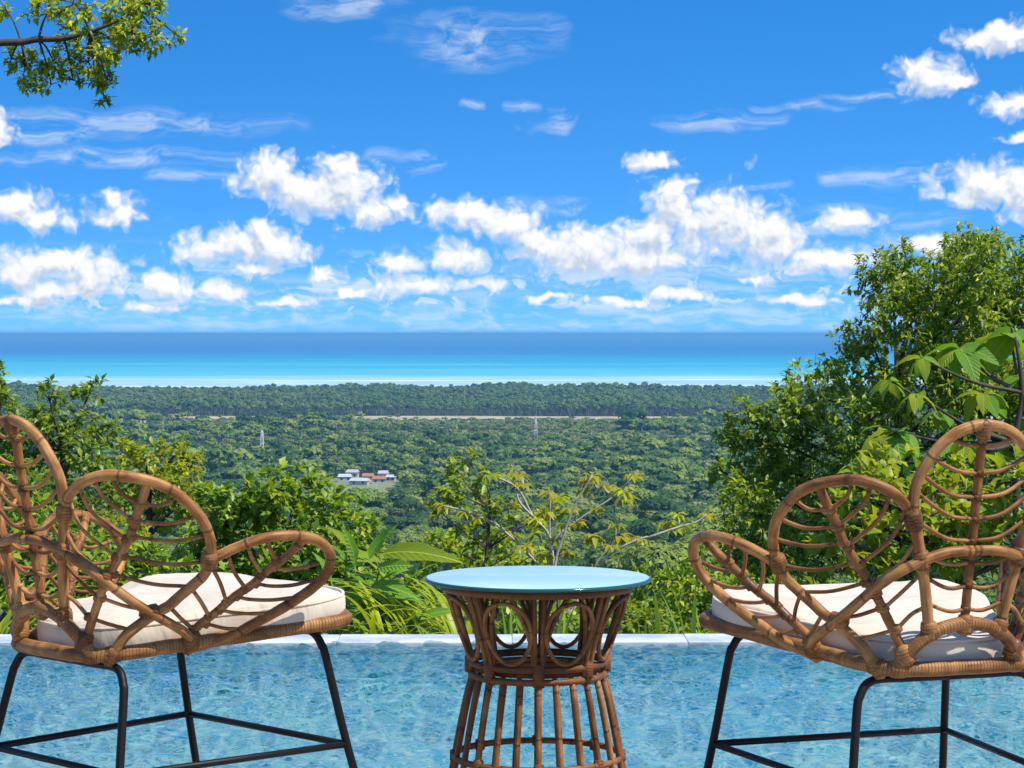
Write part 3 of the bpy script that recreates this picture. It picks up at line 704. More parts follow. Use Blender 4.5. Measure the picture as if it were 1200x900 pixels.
# water with small wind ripples
xs = np.concatenate([np.linspace(-HX, -2.35, 60), np.linspace(-2.35, 2.35, 620)[1:], np.linspace(2.35, HX, 60)[1:]])
ys = np.linspace(NEAR_Y + .001, FAR_Y - .006, 380)
X, Y = np.meshgrid(xs, ys, indexing='ij')
wob = lambda s, f: fbm2(X * f + s, Y * f * 1.25 + s * 1.7, 40 + int(s), 3) - .5
wx, wy = X + .10 * wob(1, 3.0), Y + .10 * wob(2, 3.0)
Z = np.zeros_like(X)
for k in range(34):
    a = rng.normal(math.pi / 2 + .10, 1.0); L = .045 * (3.6 ** rng.random()); ph = rng.uniform(0, 6.28)
    q = np.sin(2 * np.pi / L * (wx * math.cos(a) + wy * math.sin(a)) + ph)
    q2 = np.sin(np.pi / L * (wx * math.cos(a) + wy * math.sin(a)) + ph)
    Z += (L * .0062) * (1 - np.abs(q2) if k % 3 else q)
Z *= .45 + .9 * fbm2(X * 1.3, Y * 1.3, 77, 2)
Z = Z - Z.mean(); sl_ = np.gradient(Z[120:-120:1], ys, axis=1)
Z *= .18 / sl_.std()
nx, ny = X.shape; i = np.arange(nx - 1)[:, None]; j = np.arange(ny - 1)[None]
WF = np.stack([i * ny + j, (i + 1) * ny + j, (i + 1) * ny + j + 1, i * ny + j + 1], -1).reshape(-1, 4)
obj('water', mesh_np('water', np.stack([X, Y, Z + WATER], -1).reshape(-1, 3), WF, ['pool_water']), kind='structure')

# ================================================================== chairs
PLAN_T = np.array([0, 14.6, 26.4, 36.3, 54.9, 82.2, 105.6, 120.1, 126.0, 132.6, 142.6, 159.3, 180.0])
PLAN_R = np.array([.268, .277, .288, .267, .226, .220, .260, .329, .366, .369, .330, .283, .266])
def ring_r(deg): return np.interp(np.abs(deg), PLAN_T, PLAN_R)
def shell(th, z):
    """back of the chair: flared shell over the seat ring; th in degrees from the rear, + to the sitter's left"""
    th = np.asarray(th, float); z = np.asarray(z, float); d = np.abs(th); a = np.radians(th)
    r0 = (ring_r(d - 8) + 2 * ring_r(d) + ring_r(d + 8)) / 4; r0 = np.where(d > 116, ring_r(112.0), r0)
    rho = r0 + .004 + np.interp(d, [0, 20, 60, 90, 120], [.19, .20, .42, .62, .62]) * (z - (.447 - .085 * r0 * np.cos(a)))
    return np.stack([-rho * np.sin(a), -rho * np.cos(a), z], -1)
def sh(pts, off=0.0, flip=1):
    p = np.array(pts, float); q = shell(p[:, 0], p[:, 1]); a = np.radians(p[:, 0])
    q[:, 0] -= off * np.sin(a); q[:, 1] -= off * np.cos(a); q[:, 0] *= flip
    return q
A_OUT = [(64, .424), (67, .431), (77.8, .440), (87.7, .453), (94.8, .473), (102.5, .497), (107.5, .520), (110.8, .543), (112.3, .570), (110.0, .608), (104.5, .635), (96.7, .649), (88.8, .651), (83.1, .643), (77.5, .630), (72.0, .614), (69.3, .603)]
A_RIB = [(99.8, .644), (95.7, .605), (91.5, .583), (87.9, .555), (82.7, .532), (76.8, .503), (69.6, .477), (66.2, .456), (64.5, .432)]
A_VEIN = [[(108.4, .590), (103, .583), (97.7, .581), (93.3, .588)], [(109.5, .556), (103.5, .548), (95.4, .549), (89, .556)], [(106.7, .522), (97.9, .520), (87.9, .525), (83.5, .532)], [(98.2, .492), (90.4, .495), (83.6, .499), (77.9, .506)],
          [(88.5, .464), (82.4, .467), (72.6, .479)], [(87.5, .650), (88.4, .631), (93.1, .600)], [(81.4, .639), (84.2, .609), (89.8, .575)], [(75.5, .622), (79, .585), (85.8, .546)], [(70.6, .595), (75.1, .561), (79.8, .520)], [(63.8, .554), (68.7, .524), (73.5, .493)], [(55.9, .516), (60.3, .494), (67, .468)]]
B_OUT = [(31.5, .416), (33.6, .429), (38.4, .464), (49.2, .503), (55.1, .518), (60, .539), (64.7, .559), (68.6, .582), (69.8, .617), (68.6, .650), (65.9, .683), (62.6, .708), (57.1, .739), (51, .759), (44.2, .770), (37.9, .774), (33.2, .769), (28.5, .757), (24.9, .740), (22.2, .718), (20.6, .685)]
B_RIB = [(48.9, .766), (46.5, .721), (44.3, .690), (42.5, .658), (39.5, .628), (33.6, .574), (28.7, .519), (22.3, .450)]
B_VEIN = [[(57.8, .735), (53, .716), (47.2, .717)], [(64.6, .697), (55.3, .680), (44.8, .686)], [(68.6, .657), (56.5, .646), (43, .656)], [(69.3, .605), (55.1, .601), (39.7, .619)], [(63.2, .556), (49.2, .563), (35.9, .584)], [(50.9, .511), (40.1, .520), (30.9, .538)],
          [(40, .475), (33.2, .486), (25.8, .499)], [(38.1, .772), (40.4, .742), (45.6, .718)], [(32.8, .768), (35.4, .731), (43.3, .688)], [(27.6, .752), (31, .703), (41, .651)], [(23.1, .725), (27.3, .669), (37.3, .617)], [(19.2, .669), (24.6, .622), (33.9, .581)], [(17.7, .603), (23.7, .570), (29.8, .538)], [(16, .540), (20.6, .527), (25.4, .500)]]
C_SIDE = [(14.1, .492), (15.8, .558), (17.7, .622), (19.4, .669), (20.4, .70), (20.9, .739), (20.0, .770), (17.7, .801), (14.2, .832), (9.6, .856), (4.9, .868)]
C_RIB = [(0, .868), (0, .82), (0, .75), (0, .68), (0, .60), (0, .54), (0, .506)]
C_VEIN = [[(11.5, .849), (5, .836), (0, .834)], [(16.3, .816), (8, .790), (0, .784)], [(19.2, .787), (10, .748), (0, .740)], [(20.7, .754), (10, .710), (0, .700)], [(20.4, .702), (10, .667), (0, .660)],
          [(18.2, .640), (9, .619), (0, .620)], [(17, .598), (8, .574), (0, .578)], [(15.5, .548), (7, .531), (0, .534)]]
BRACE = [(.5, .643), (9.2, .641), (17.8, .627), (25.9, .604), (32.8, .574), (40.8, .536), (46.9, .512), (59.9, .473), (66.2, .452)]
ARCH = [(27, .418), (24.5, .436), (22, .452), (18, .474), (12, .495), (5.7, .505), (0, .508)]
def ring_pt(deg, dr=0.0, dz=0.0):
    a = np.radians(deg); r = ring_r(deg) + dr; y = -r * np.cos(a)
    return np.stack([-r * np.sin(a), y, .447 + .085 * y + dz], -1)
LOOP, RIB, VEIN = .0104, .0087, .0041

def make_chair(name, label, loc, rz):
    root = empty(name, loc, label, 'chair', 'petal chairs on the terrace', rz)
    b = MB(); b.tube(ring_pt(np.arange(-180, 180, 9)), .0143, 12, True, steps=3); b.build('seat_ring', 'chair_wrap', root)
    for k in range(7):      # canes carrying the cushion
        y = -.21 + .07 * k; hw = float(np.interp(y, [-.262, -.215, -.13, -.03, .07, .165, .22], [.10, .158, .185, .218, .25, .285, .29]))
        b = MB(); b.tube([(-hw, y, .447 + .085 * y), (hw, y, .447 + .085 * y)], .007, 6); b.build('seat_cane', 'chair_cane', root)
    def petal(out, rib, veins, flip, full=False):
        p = MB(); p.tube(sh(out, 0, flip), LOOP, 10, steps=4, jitter=.03)
        po = p.build('back_petal', 'chair_cane', root)
        r_ = MB(); r_.tube(sh(rib, -.004, flip), RIB, 10, steps=4, jitter=.04); r_.build('rib', 'chair_cane', po)
        vs = [(v, flip) for v in veins] + ([(v, -flip) for v in veins] if full else [])
        for v, fl in vs:
            q = MB(); q.tube(sh(v, -.002, fl), VEIN, 6, steps=5); q.build('vein', 'chair_cane', po)
            e = sh(v, -.004, fl)[-1]; d = unit(sh(rib, -.004, flip)[1] - sh(rib, -.004, flip)[0])
            q = MB(); q.tube([e - d * .0055, e + d * .0055], RIB * 1.09, 10); q.build('binding', 'chair_wrap', po)
        return po
    for fl in (1, -1):
        petal(A_OUT, A_RIB, A_VEIN, fl); petal(B_OUT, B_RIB, B_VEIN, fl)
    cside = sh(C_SIDE); cfull = [(t_, z_) for t_, z_ in C_SIDE] + [(0, .872)] + [(-t_, z_) for t_, z_ in C_SIDE[::-1]]
    petal(cfull, C_RIB, C_VEIN, 1, True)
    for fl in (1, -1):
        q = MB(); q.tube(sh(BRACE, .006, fl), .0098, 10, steps=4, jitter=.03); q.build('brace', 'chair_cane', root)
    full = ARCH + [(-t_, z_) for t_, z_ in ARCH[:-1][::-1]]
    q = MB(); q.tube(sh(full, .003), .0126, 10, steps=4); q.build('rear_arch', 'chair_wrap', root)
    # wrapped joints where loops meet each other and the seat ring
    def wrapj(p, d, r, hl=.016):
        q = MB(); d = unit(np.asarray(d, float)); q.tube([p - d * hl, p - d * hl * .5, p, p + d * hl * .5, p + d * hl], [r * .92, r, r * 1.03, r, r * .92], 10); q.build('binding', 'chair_wrap', root)
    for fl in (1, -1):
        for (pt, nx, r) in [((69.5, .608), (69.2, .640), .0165), ((20.8, .700), (19.4, .650), .0168), ((65.8, .452), (69.6, .477), .0150), ((22.5, .452), (28.7, .519), .0165), ((14.1, .496), (15.8, .558), .0155),
                            ((47.8, .508), (55.1, .518), .0140), ((33.2, .574), (28.7, .519), .0128), ((17.8, .627), (19.4, .669), .0155), ((32.6, .424), (38.4, .464), .0145)]:
            a_, b_ = sh([pt, nx], 0, fl); wrapj(a_, b_ - a_, r)
        for dg in (33, 66, 25):
            a_ = ring_pt(np.array([dg * fl - 1.5, dg * fl + 1.5])); wrapj(a_.mean(0), a_[1] - a_[0], .0165, .014)
    a_, b_ = sh([(0, .505), (0, .54)]); wrapj(a_, b_ - a_, .0155)
    a_, b_ = sh([(0, .862), (0, .83)]); wrapj(a_, b_ - a_, .0135)
    # steel underframe: two U frames and a stretcher square
    st = {}
    for fy, tw, ty, sw, sy in ((1, .240, .205, .262, .258), (-1, .182, -.225, .215, -.262)):
        zt = .447 + .085 * ty - .025
        for s in (-1, 1):
            foot = np.array([sw + (sw - tw) * 1.05, sy + (sy - ty) * 1.05, .004]) * [s, 1, 1]; mid = np.array([sw * s, sy, .21]); top = np.array([tw * s, ty, zt])
            u = unit(top - mid); e = top - u * .012
            q = MB(); P = [foot, mid, top - u * .055, top - u * .030 - np.array([s * .004, 0, 0]), top - u * .009 - np.array([s * .015, 0, 0]), top - np.array([s * .040, 0, 0]), top - np.array([s * .10, 0, 0]), top * [0, 1, 1]]
            q.tube(P, .0083, 10, steps=4); q.build('leg', 'black_steel', root)
            q = MB(); q.tube([foot - [0, 0, .0035], foot + [0, 0, .012]], .0125, 10); q.build('foot_cap', 'black_steel', root)
            st[(fy, s)] = mid
    for a_, b_ in (((1, -1), (1, 1)), ((-1, -1), (-1, 1)), ((1, -1), (-1, -1)), ((1, 1), (-1, 1))):
        q = MB(); q.tube([st[a_], st[b_]], .0070, 8); q.build('stretcher', 'black_steel', root)
    return root

def make_cushion(label, loc, rz, seed):
    n, k = 96, 22
    deg = np.linspace(-180, 180, n, endpoint=False); a = np.radians(deg)
    r = np.interp(np.abs(deg), [0, 14, 26, 36, 55, 82, 96, 108, 120, 128, 134, 144, 160, 180], [.248, .255, .264, .246, .208, .206, .228, .272, .338, .384, .392, .358, .308, .292])
    r = np.convolve(np.concatenate([r[-4:], r, r[:4]]), np.ones(9) / 9, 'valid')
    V = []; prof = []
    for t_ in np.linspace(-1, 1, k):        # from bottom centre over the edge to top centre
        prof.append(t_)
    th = .055; rows = []
    for q in np.concatenate([np.linspace(.0, .86, 7), ]): rows.append((q, 0.0))
    for q in np.linspace(-math.pi / 2, math.pi / 2, 11)[1:-1]: rows.append((.9 + .1 * math.cos(q) ** .55, .5 + .5 * (1 if q > 0 else -1) * abs(math.sin(q)) ** .6))
    for q in np.linspace(.88, .0, 12): rows.append((q, 1.0 + .26 * (1 - q ** 2.4)))
    for q, zf in rows:
        x = -r * q * np.sin(a); y = -r * q * np.cos(a)
        wr = (fbm2(x * 9 + seed, y * 9, 60 + seed, 3) - .5) * .026 * (zf > .9) + (fbm2(a * 3 + seed, np.full_like(a, zf * 4), 61, 3) - .5) * .012 * (q > .85)
        V.append(np.stack([x, y, .447 + .085 * y - .006 + th * zf + wr], 1))
    V = np.concatenate(V); m_ = len(rows); i = np.arange(m_ - 1)[:, None]; j = np.arange(n)[None]
    F = np.stack([i * n + j, i * n + (j + 1) % n, (i + 1) * n + (j + 1) % n, (i + 1) * n + j], -1).reshape(-1, 4)
    o = obj('seat_cushion', mesh_np('seat_cushion', V, F[:, ::-1], ['cushion_fabric']), None, label, 'cushion', 'cushions of the petal chairs')
    o.location = loc; o.rotation_euler = (0, 0, rz)
    # piping round the upper edge
    x = -(r * .985) * np.sin(a); y = -(r * .985) * np.cos(a)
    p = MB(); p.tube(np.stack([x, y, .447 + .085 * y - .006 + th * .90], 1), .0034, 6, True); p.build('piping', 'cushion_fabric', o)
    return o
for nm, lab, cl, loc, yaw, sd_ in (('petal_chair', 'rattan petal chair on black legs at the left of the glass table', 'cream cushion on the left rattan petal chair', (-.700, 4.64, 0), -45.0, 1),
                                   ('petal_chair', 'rattan petal chair on black legs at the right of the glass table', 'cream cushion on the right rattan petal chair', (.735, 4.48, 0), 18.5, 2)):
    make_chair(nm, lab, loc, R(yaw)); make_cushion(cl, loc, R(yaw), sd_)

# ================================================================== table
TB = empty('side_table', (.057, 5.08, 0), 'round rattan side table with teal glass top between the two chairs', 'table')
b = MB(); n = 72; A = np.linspace(0, 2 * np.pi, n, endpoint=False); c, s_ = np.cos(A), np.sin(A)
rows = [(0.0001, .5), (.245, .5), (.2488, .4987), (.25, .4965), (.25, .4945), (.2488, .4925), (.245, .4915), (.0001, .4915)]
V = np.concatenate([np.stack([r * c, r * s_, np.full(n, z)], 1) for r, z in rows]); i = np.arange(len(rows) - 1)[:, None]; j = np.arange(n)[None]
F = np.stack([i * n + j, (i + 1) * n + j, (i + 1) * n + (j + 1) % n, i * n + (j + 1) % n], -1).reshape(-1, 4)
obj('glass_top', mesh_np('glass_top', V, F, ['table_glass', 'glass_edge'], True, None, np.where(np.arange(len(F)) // n == 0, 0, 1)), TB)
def ring(name, r, z, tr, m='table_wrap'):
    q = MB(); a = np.linspace(0, 2 * np.pi, 64, endpoint=False); q.tube(np.stack([r * np.cos(a), r * np.sin(a), np.full(64, z)], 1), tr, 10, True); return q.build(name, m, TB)
ring('top_ring', .206, .4815, .0095); ring('waist_ring', .146, .3145, .0085); ring('waist_ring', .1465, .2875, .0076); ring('lower_ring', .184, .107, .0072, 'table_cane'); ring('base_ring', .2015, .012, .0115)
ring('inner_ring', .133, .3005, .006, 'table_cane')
def prad(z): return np.interp(z, [.29, .33, .40, .475], [.146, .152, .176, .203])     # upper flare
for k in range(8):
    a = 2 * math.pi * k / 8 - math.pi / 2
    for da in (-.05, .05):
        q = MB(); zz_ = np.linspace(.278, .478, 7); rr = prad(zz_)
        q.tube(np.stack([rr * np.cos(a + da), rr * np.sin(a + da), zz_], 1), .0056, 8, jitter=.03); q.build('upper_post', 'table_cane', TB)
    for sg in (-1, 1):
        q = MB(); f = np.linspace(0, 1, 9); zz_ = .312 + .164 * f; aa = a + sg * (.07 + .25 * f ** 1.9); rr = prad(zz_) - .006
        q.tube(np.stack([rr * np.cos(aa), rr * np.sin(aa), zz_], 1), .0052, 8); q.build('curved_cane', 'table_cane', TB)
    ac = a + math.pi / 8; f = np.linspace(0, 2 * np.pi, 28, endpoint=False); zz_ = .394 + .068 * np.sin(f); rr = prad(zz_) + .002; aa = ac + .052 * np.cos(f) / .172
    q = MB(); q.tube(np.stack([rr * np.cos(aa), rr * np.sin(aa), zz_], 1), .0050, 8, True); q.build('cane_circle', 'table_cane', TB)
    zc_ = .31; q = MB(); q.tube([(prad(zc_) * math.cos(a), prad(zc_) * math.sin(a), zc_ - .018), (prad(zc_) * math.cos(a), prad(zc_) * math.sin(a), zc_ + .016)], .0125, 8); q.build('binding', 'table_wrap', TB)
for k in range(24):
    a = 2 * math.pi * k / 24 - math.pi / 2
    q = MB(); f = np.linspace(0, 1, 7); zz_ = .282 - .272 * f; rr = .1465 + .055 * f ** .85
    q.tube(np.stack([rr * np.cos(a), rr * np.sin(a), zz_], 1), .0064, 8, jitter=.04); q.build('lower_cane', 'table_cane', TB)
    if k % 3 == 0:
        q = MB(); r0 = .183; q.tube([(r0 * math.cos(a), r0 * math.sin(a), .096), (r0 * math.cos(a), r0 * math.sin(a), .118)], .0112, 8); q.build('binding', 'table_wrap', TB)

# ================================================================== garden plants
def leaf_arrays(C, D, N, L, Wd, droop=.18):
    """folded four-triangle leaves; C base, D direction, N upper side"""
    n = len(C); L = np.broadcast_to(L, (n,))[:, None]; Wd = np.broadcast_to(Wd, (n,))[:, None]
    S_ = unit(np.cross(D, N)); N = np.cross(S_, D)
    mid = C + D * L * .48 - N * L * .02; tip = C + D * L - N * L * droop
    lf = C + D * L * .44 - S_ * Wd + N * Wd * .30; rt = C + D * L * .44 + S_ * Wd + N * Wd * .30
    V = np.stack([C, lf, rt, mid, tip], 1).reshape(-1, 3); o = (np.arange(n) * 5)[:, None]
    F = np.concatenate([o + [0, 3, 1], o + [0, 2, 3], o + [1, 3, 4], o + [3, 2, 4]])
    return V, F
def clump_leaves(cl, D, lpx, dens=1.0, ratio=.22, whorl=9, up=.25, droop=.18, shell=(.45, 1.08), dj=.6, flat=1.0, seed=0):
    """leaves for clumps given as (px, py, r_px); returns arrays, twig tips and clump centres"""
    r = np.random.default_rng(seed); mpp = D / FPX; VV = []; FF = []; n0 = 0; cents = []; tips = []
    for (px, py, rp) in cl:
        rad = rp * mpp; c = at(px, py, D) + np.array([0, r.uniform(-dj, dj) * min(3.0, rad * 4), 0]); cents.append(c)
        nt = max(4, int(dens * 19.0 * rp * rp / (lpx * lpx * whorl * .5) * 2.2))
        d = sph(nt, r); d[:, 2] = d[:, 2] * .9 + .12; d = unit(d)
        lump = 1 + .28 * np.sin(d[:, 0] * 5 + r.uniform(0, 6)) * np.sin(d[:, 2] * 5 + r.uniform(0, 6)) + .18 * np.sin(d[:, 1] * 9 + r.uniform(0, 6))
        P = c + d * np.array([1, 1, flat]) * (rad * r.uniform(*shell, nt) ** .7 * lump)[:, None]
        tips.append(P)
        k = whorl; Q = np.repeat(P, k, 0); od = np.repeat(d, k, 0); n = len(Q)
        dr = unit(od * .55 + sph(n, r) * .85 + np.array([0, 0, up - .12]))
        nn = unit(np.array([0, 0, .75]) + np.array(sdir) * .6 + sph(n, r) * .5 + od * .3)
        L = lpx * mpp * r.uniform(.65, 1.25, n)
        Q = Q + sph(n, r) * (lpx * mpp * .35)
        v, f = leaf_arrays(Q, dr, nn, L, L * ratio, droop); VV.append(v); FF.append(f + n0); n0 += len(v)
    return np.concatenate(VV), np.concatenate(FF), cents, tips
def woody(name, label, cat, cl, D, lpx, leaf, barkm='bark_brown', base=None, trunk_r=.06, group=None, twigs=5, leaf_sets=None, seed=0, **kw):
    """a tree or bush: trunk, limbs to every clump, crown of separate leaves"""
    V, F, cents, tips = clump_leaves(cl, D, lpx, seed=seed, **kw)
    c = np.mean(cents, 0)
    if base is None: base = (c[0], c[1])
    gz = float(ground_z(np.array([base[0]]), np.array([base[1]]))[0]) - .15
    root = empty(name, (base[0], base[1], gz), label, cat, group); off = np.array([base[0], base[1], gz])
    zlo = min(q[2] for q in cents); zhi = max(q[2] for q in cents)
    if leaf_sets is None:
        obj('crown', mesh_np('crown', V - off, F, [leaf]), root)
    else:
        r = np.random.default_rng(seed + 5); mi = np.tile(r.choice(len(leaf_sets), len(V) // 5, p=[q[1] for q in leaf_sets]), 1)
        mi = np.repeat(mi, 1); per = np.concatenate([mi] * 4)
        full = []; n0 = 0
        # leaf order inside F: blocks per clump
        idx = (F[:, 0] // 5); obj('crown', mesh_np('crown', V - off, F, [q[0] for q in leaf_sets], True, None, mi[idx]), root)
    top = np.array([c[0], c[1], zlo + .55 * (zhi - zlo)]) - off
    b = MB(); tp = np.array([(0, 0, 0), top * [.25, .25, .35] + [.05, 0, 0], top * [.7, .7, .7] - [.04, 0, 0], top]); b.tube(tp, [trunk_r, trunk_r * .8, trunk_r * .6, trunk_r * .35], 8, steps=5)
    b.build('trunk', barkm, root)
    b = MB(); r = np.random.default_rng(seed + 9); P, rr = spline(tp, [trunk_r, trunk_r * .8, trunk_r * .6, trunk_r * .35], 8)
    for q, tp_ in zip(cents, tips):
        e = q - off; k = int(np.clip(np.searchsorted(P[:, 2], e[2] - .45 * np.linalg.norm((e - top)[:2]) - .1), 2, len(P) - 1)); s0 = P[k]
        m1 = s0 * .5 + e * .5 + r.normal(0, .05, 3) * np.linalg.norm(e - s0) + [0, 0, .06 * np.linalg.norm(e - s0)]
        b.tube([s0, m1, e], [max(trunk_r * .24, .004), trunk_r * .15, trunk_r * .07], 5, steps=4)
        for w_ in r.choice(len(tp_), min(twigs, len(tp_)), replace=False):
            b.tube([e * .75 + m1 * .25, (e + tp_[w_] - off) / 2 + r.normal(0, .02, 3), tp_[w_] - off], [trunk_r * .06, trunk_r * .045, trunk_r * .03], 4)
    b.build('branches', barkm, root)
    return root

# big tree on the right
woody('leafy_tree', 'large dense green tree rising above the horizon behind the right chair', 'tree',
      [(1062, 325, 42), (1040, 318, 26), (1108, 316, 44), (1150, 300, 34), (1175, 318, 48), (1200, 350, 50), (1235, 360, 55), (1045, 372, 48), (1100, 378, 54), (1160, 392, 56), (1012, 395, 28), (1002, 440, 44), (1062, 440, 54), (955, 462, 36), (914, 482, 32),
       (870, 492, 22), (850, 510, 14), (935, 520, 46), (884, 540, 38), (852, 560, 18), (992, 500, 52), (1052, 510, 54), (866, 590, 34), (918, 588, 44), (972, 572, 46), (1130, 462, 60), (1190, 470, 56), (900, 640, 40), (950, 645, 44), (860, 640, 26), (1220, 450, 60), (1010, 600, 44), (1240, 560, 60), (1140, 335, 34), (1195, 312, 36), (1085, 345, 36), (1130, 420, 44), (1165, 440, 46), (1100, 560, 60), (1060, 640, 55), (1150, 640, 60)],
      22.0, 9.5, None, 'bark_brown', base=(4.3, 22.6), trunk_r=.10, dens=.70, ratio=.22, up=-.05, leaf_sets=[('leaf_dark', .30), ('leaf_green', .3), ('leaf_olive', .28), ('leaf_lime', .12)], seed=101, dj=.9)
# left trees
woody('leafy_tree', 'olive green tree with tufted leaves behind the left chair', 'tree',
      [(62, 462, 16), (100, 458, 17), (48, 490, 22), (82, 492, 28), (112, 502, 22), (62, 525, 32), (104, 530, 26), (35, 530, 24), (80, 565, 40), (40, 580, 40), (115, 580, 30), (75, 620, 45)],
      18.0, 11.5, None, base=(-3.5, 18.4), trunk_r=.08, dens=.5, ratio=.24, leaf_sets=[('leaf_dark', .25), ('leaf_green', .3), ('leaf_olive', .45)], seed=102)
woody('leafy_tree', 'olive green tree cut by the left picture edge', 'tree',
      [(2, 435, 15), (-10, 455, 20), (8, 462, 14), (-12, 490, 28), (6, 505, 20), (-30, 530, 40), (0, 550, 30), (-20, 590, 45)],
      17.0, 11.5, None, base=(-4.1, 17.4), trunk_r=.08, dens=.5, ratio=.24, leaf_sets=[('leaf_dark', .3), ('leaf_green', .3), ('leaf_olive', .4)], seed=103)
woody('flowering_tree', 'yellow green flat topped tree left of the round bush', 'tree',
      [(142, 535, 20), (172, 532, 16), (200, 536, 22), (222, 545, 16), (160, 560, 26), (205, 565, 26), (135, 585, 30), (190, 595, 34), (232, 590, 26), (150, 625, 36), (95, 640, 34)],
      21.0, 8.5, None, base=(-3.2, 21.5), trunk_r=.08, dens=.55, ratio=.26, leaf_sets=[('leaf_lime', .45), ('leaf_yellow', .4), ('leaf_green', .15)], seed=104, flat=.8)
woody('round_bush', 'large rounded glossy green bush behind the left armrest', 'bush',
      [(352, 570, 26), (318, 576, 28), (280, 585, 30), (385, 592, 30), (250, 602, 32), (415, 622, 28), (340, 612, 46), (296, 630, 48), (385, 640, 44), (240, 650, 46), (432, 650, 22), (330, 670, 50), (280, 690, 48), (400, 690, 46), (220, 700, 46), (350, 725, 44), (440, 690, 26)],
      15.0, 12.5, None, base=(-1.55, 15.6), trunk_r=.07, dens=.62, ratio=.30, leaf_sets=[('leaf_green', .55), ('leaf_dark', .3), ('leaf_lime', .15)], seed=105)
woody('garden_bush', 'mixed green bush seen through the back of the left chair', 'bush',
      [(20, 610, 36), (70, 640, 40), (130, 650, 40), (30, 670, 40), (90, 690, 40), (150, 690, 40), (190, 660, 36), (50, 720, 40), (130, 725, 36), (190, 725, 36), (-20, 650, 40)],
      12.5, 13.0, None, base=(-2.35, 12.9), trunk_r=.05, dens=.5, ratio=.28, leaf_sets=[('leaf_green', .5), ('leaf_lime', .3), ('leaf_dark', .2)], seed=106)
# overhanging limb, top left: the tree itself stands left of the picture
V, F, cents, tips = clump_leaves([(52, 14, 20), (95, 10, 24), (140, 8, 24), (178, 8, 20), (208, 42, 9), (188, 48, 15), (160, 42, 22), (120, 40, 26), (85, 46, 24), (55, 68, 18), (22, 74, 16), (8, 66, 12), (38, 100, 15), (55, 96, 10), (82, 92, 13), (112, 92, 15), (130, 102, 12), (122, 118, 6), (122, 72, 18), (100, 70, 16), (3, 8, 8), (-20, 30, 30), (-60, 10, 50), (-90, 60, 40)], 12.0, 10.0, dens=.62, ratio=.25, whorl=10, seed=107, dj=.7)
ot = np.array([-4.1, 12.4, 0.0]); ot[2] = float(ground_z(ot[:1], ot[1:2])[0]) - .2
T0 = empty('overhanging_tree', ot, 'bright green leafy branch reaching in from the upper left corner', 'tree')
b = MB(); b.tube([(0, 0, 0), (.12, 0, 2.0), (.02, 0, 4.0), (.25, .05, 6.2), (.3, 0, 7.6)], [.17, .15, .13, .10, .05], 10, steps=6); b.build('trunk', 'bark_brown', T0)
lim = [np.array([-4.05, 12.4, 1.7]), at(-120, 80, 12.2), at(-20, 53, 12), at(25, 49, 12), at(45, 46, 12), at(75, 45, 12), at(105, 37, 12), at(132, 27, 12), at(160, 12, 12)]
b = MB(); b.tube(np.array(lim) - ot, [.05, .035, .022, .019, .017, .015, .011, .008, .004], 7, steps=5); bo = b.build('branch', 'bark_brown', T0)
b = MB()
for q, tp_ in zip(cents, tips):
    k = int(np.argmin([np.linalg.norm(p - q) for p in lim])); b.tube(np.array([lim[k], (lim[k] + q) / 2 + [0, 0, .02], q]) - ot, [.008, .006, .004], 4, steps=3)
    for w_ in range(min(10, len(tp_))): b.tube(np.array([q, tp_[w_]]) - ot, [.003, .0018], 3)
b.build('twigs', 'bark_brown', T0)
mi = np.random.default_rng(3).choice(3, len(V) // 5, p=[.5, .3, .2])[F[:, 0] // 5]
obj('crown', mesh_np('crown', V - ot, F, ['leaf_lime', 'leaf_green', 'leaf_yellow'], True, None, mi), T0)

# hillside bushes in the middle distance
for k, (lab, cl, D, lp, sets) in enumerate([
    ('sunlit green bush on the slope between table and right chair', [(770, 700, 30), (800, 690, 32), (838, 680, 34), (820, 715, 36), (860, 705, 36), (750, 728, 26), (890, 690, 30)], 26.0, 10.0, [('leaf_green', .5), ('leaf_lime', .3), ('leaf_dark', .2)]),
    ('yellow green bush on the slope behind the table', [(520, 640, 26), (560, 665, 30), (600, 690, 34), (545, 705, 34), (490, 690, 28), (640, 705, 30), (690, 712, 30), (590, 640, 20), (620, 665, 22)], 17.0, 11.0, [('leaf_green', .35), ('leaf_lime', .45), ('leaf_olive', .2)]),
    ('lime green bush seen through the right chair', [(1000, 575, 30), (1060, 565, 36), (1120, 572, 36), (1180, 560, 36), (990, 630, 36), (1050, 640, 40), (1120, 645, 40), (1180, 640, 40), (960, 690, 34), (1030, 705, 40), (1110, 712, 40), (1190, 705, 40), (930, 715, 30), (1230, 640, 40), (1030, 540, 22), (1090, 600, 36), (1150, 605, 36)], 10.5, 19.0, [('leaf_lime', .55), ('leaf_green', .2), ('leaf_yellow', .25)])]):
    woody('garden_bush', lab, 'bush', cl, D, lp, None, trunk_r=.05, dens=.5 if k < 2 else .5, ratio=.28, leaf_sets=sets, seed=110 + k)
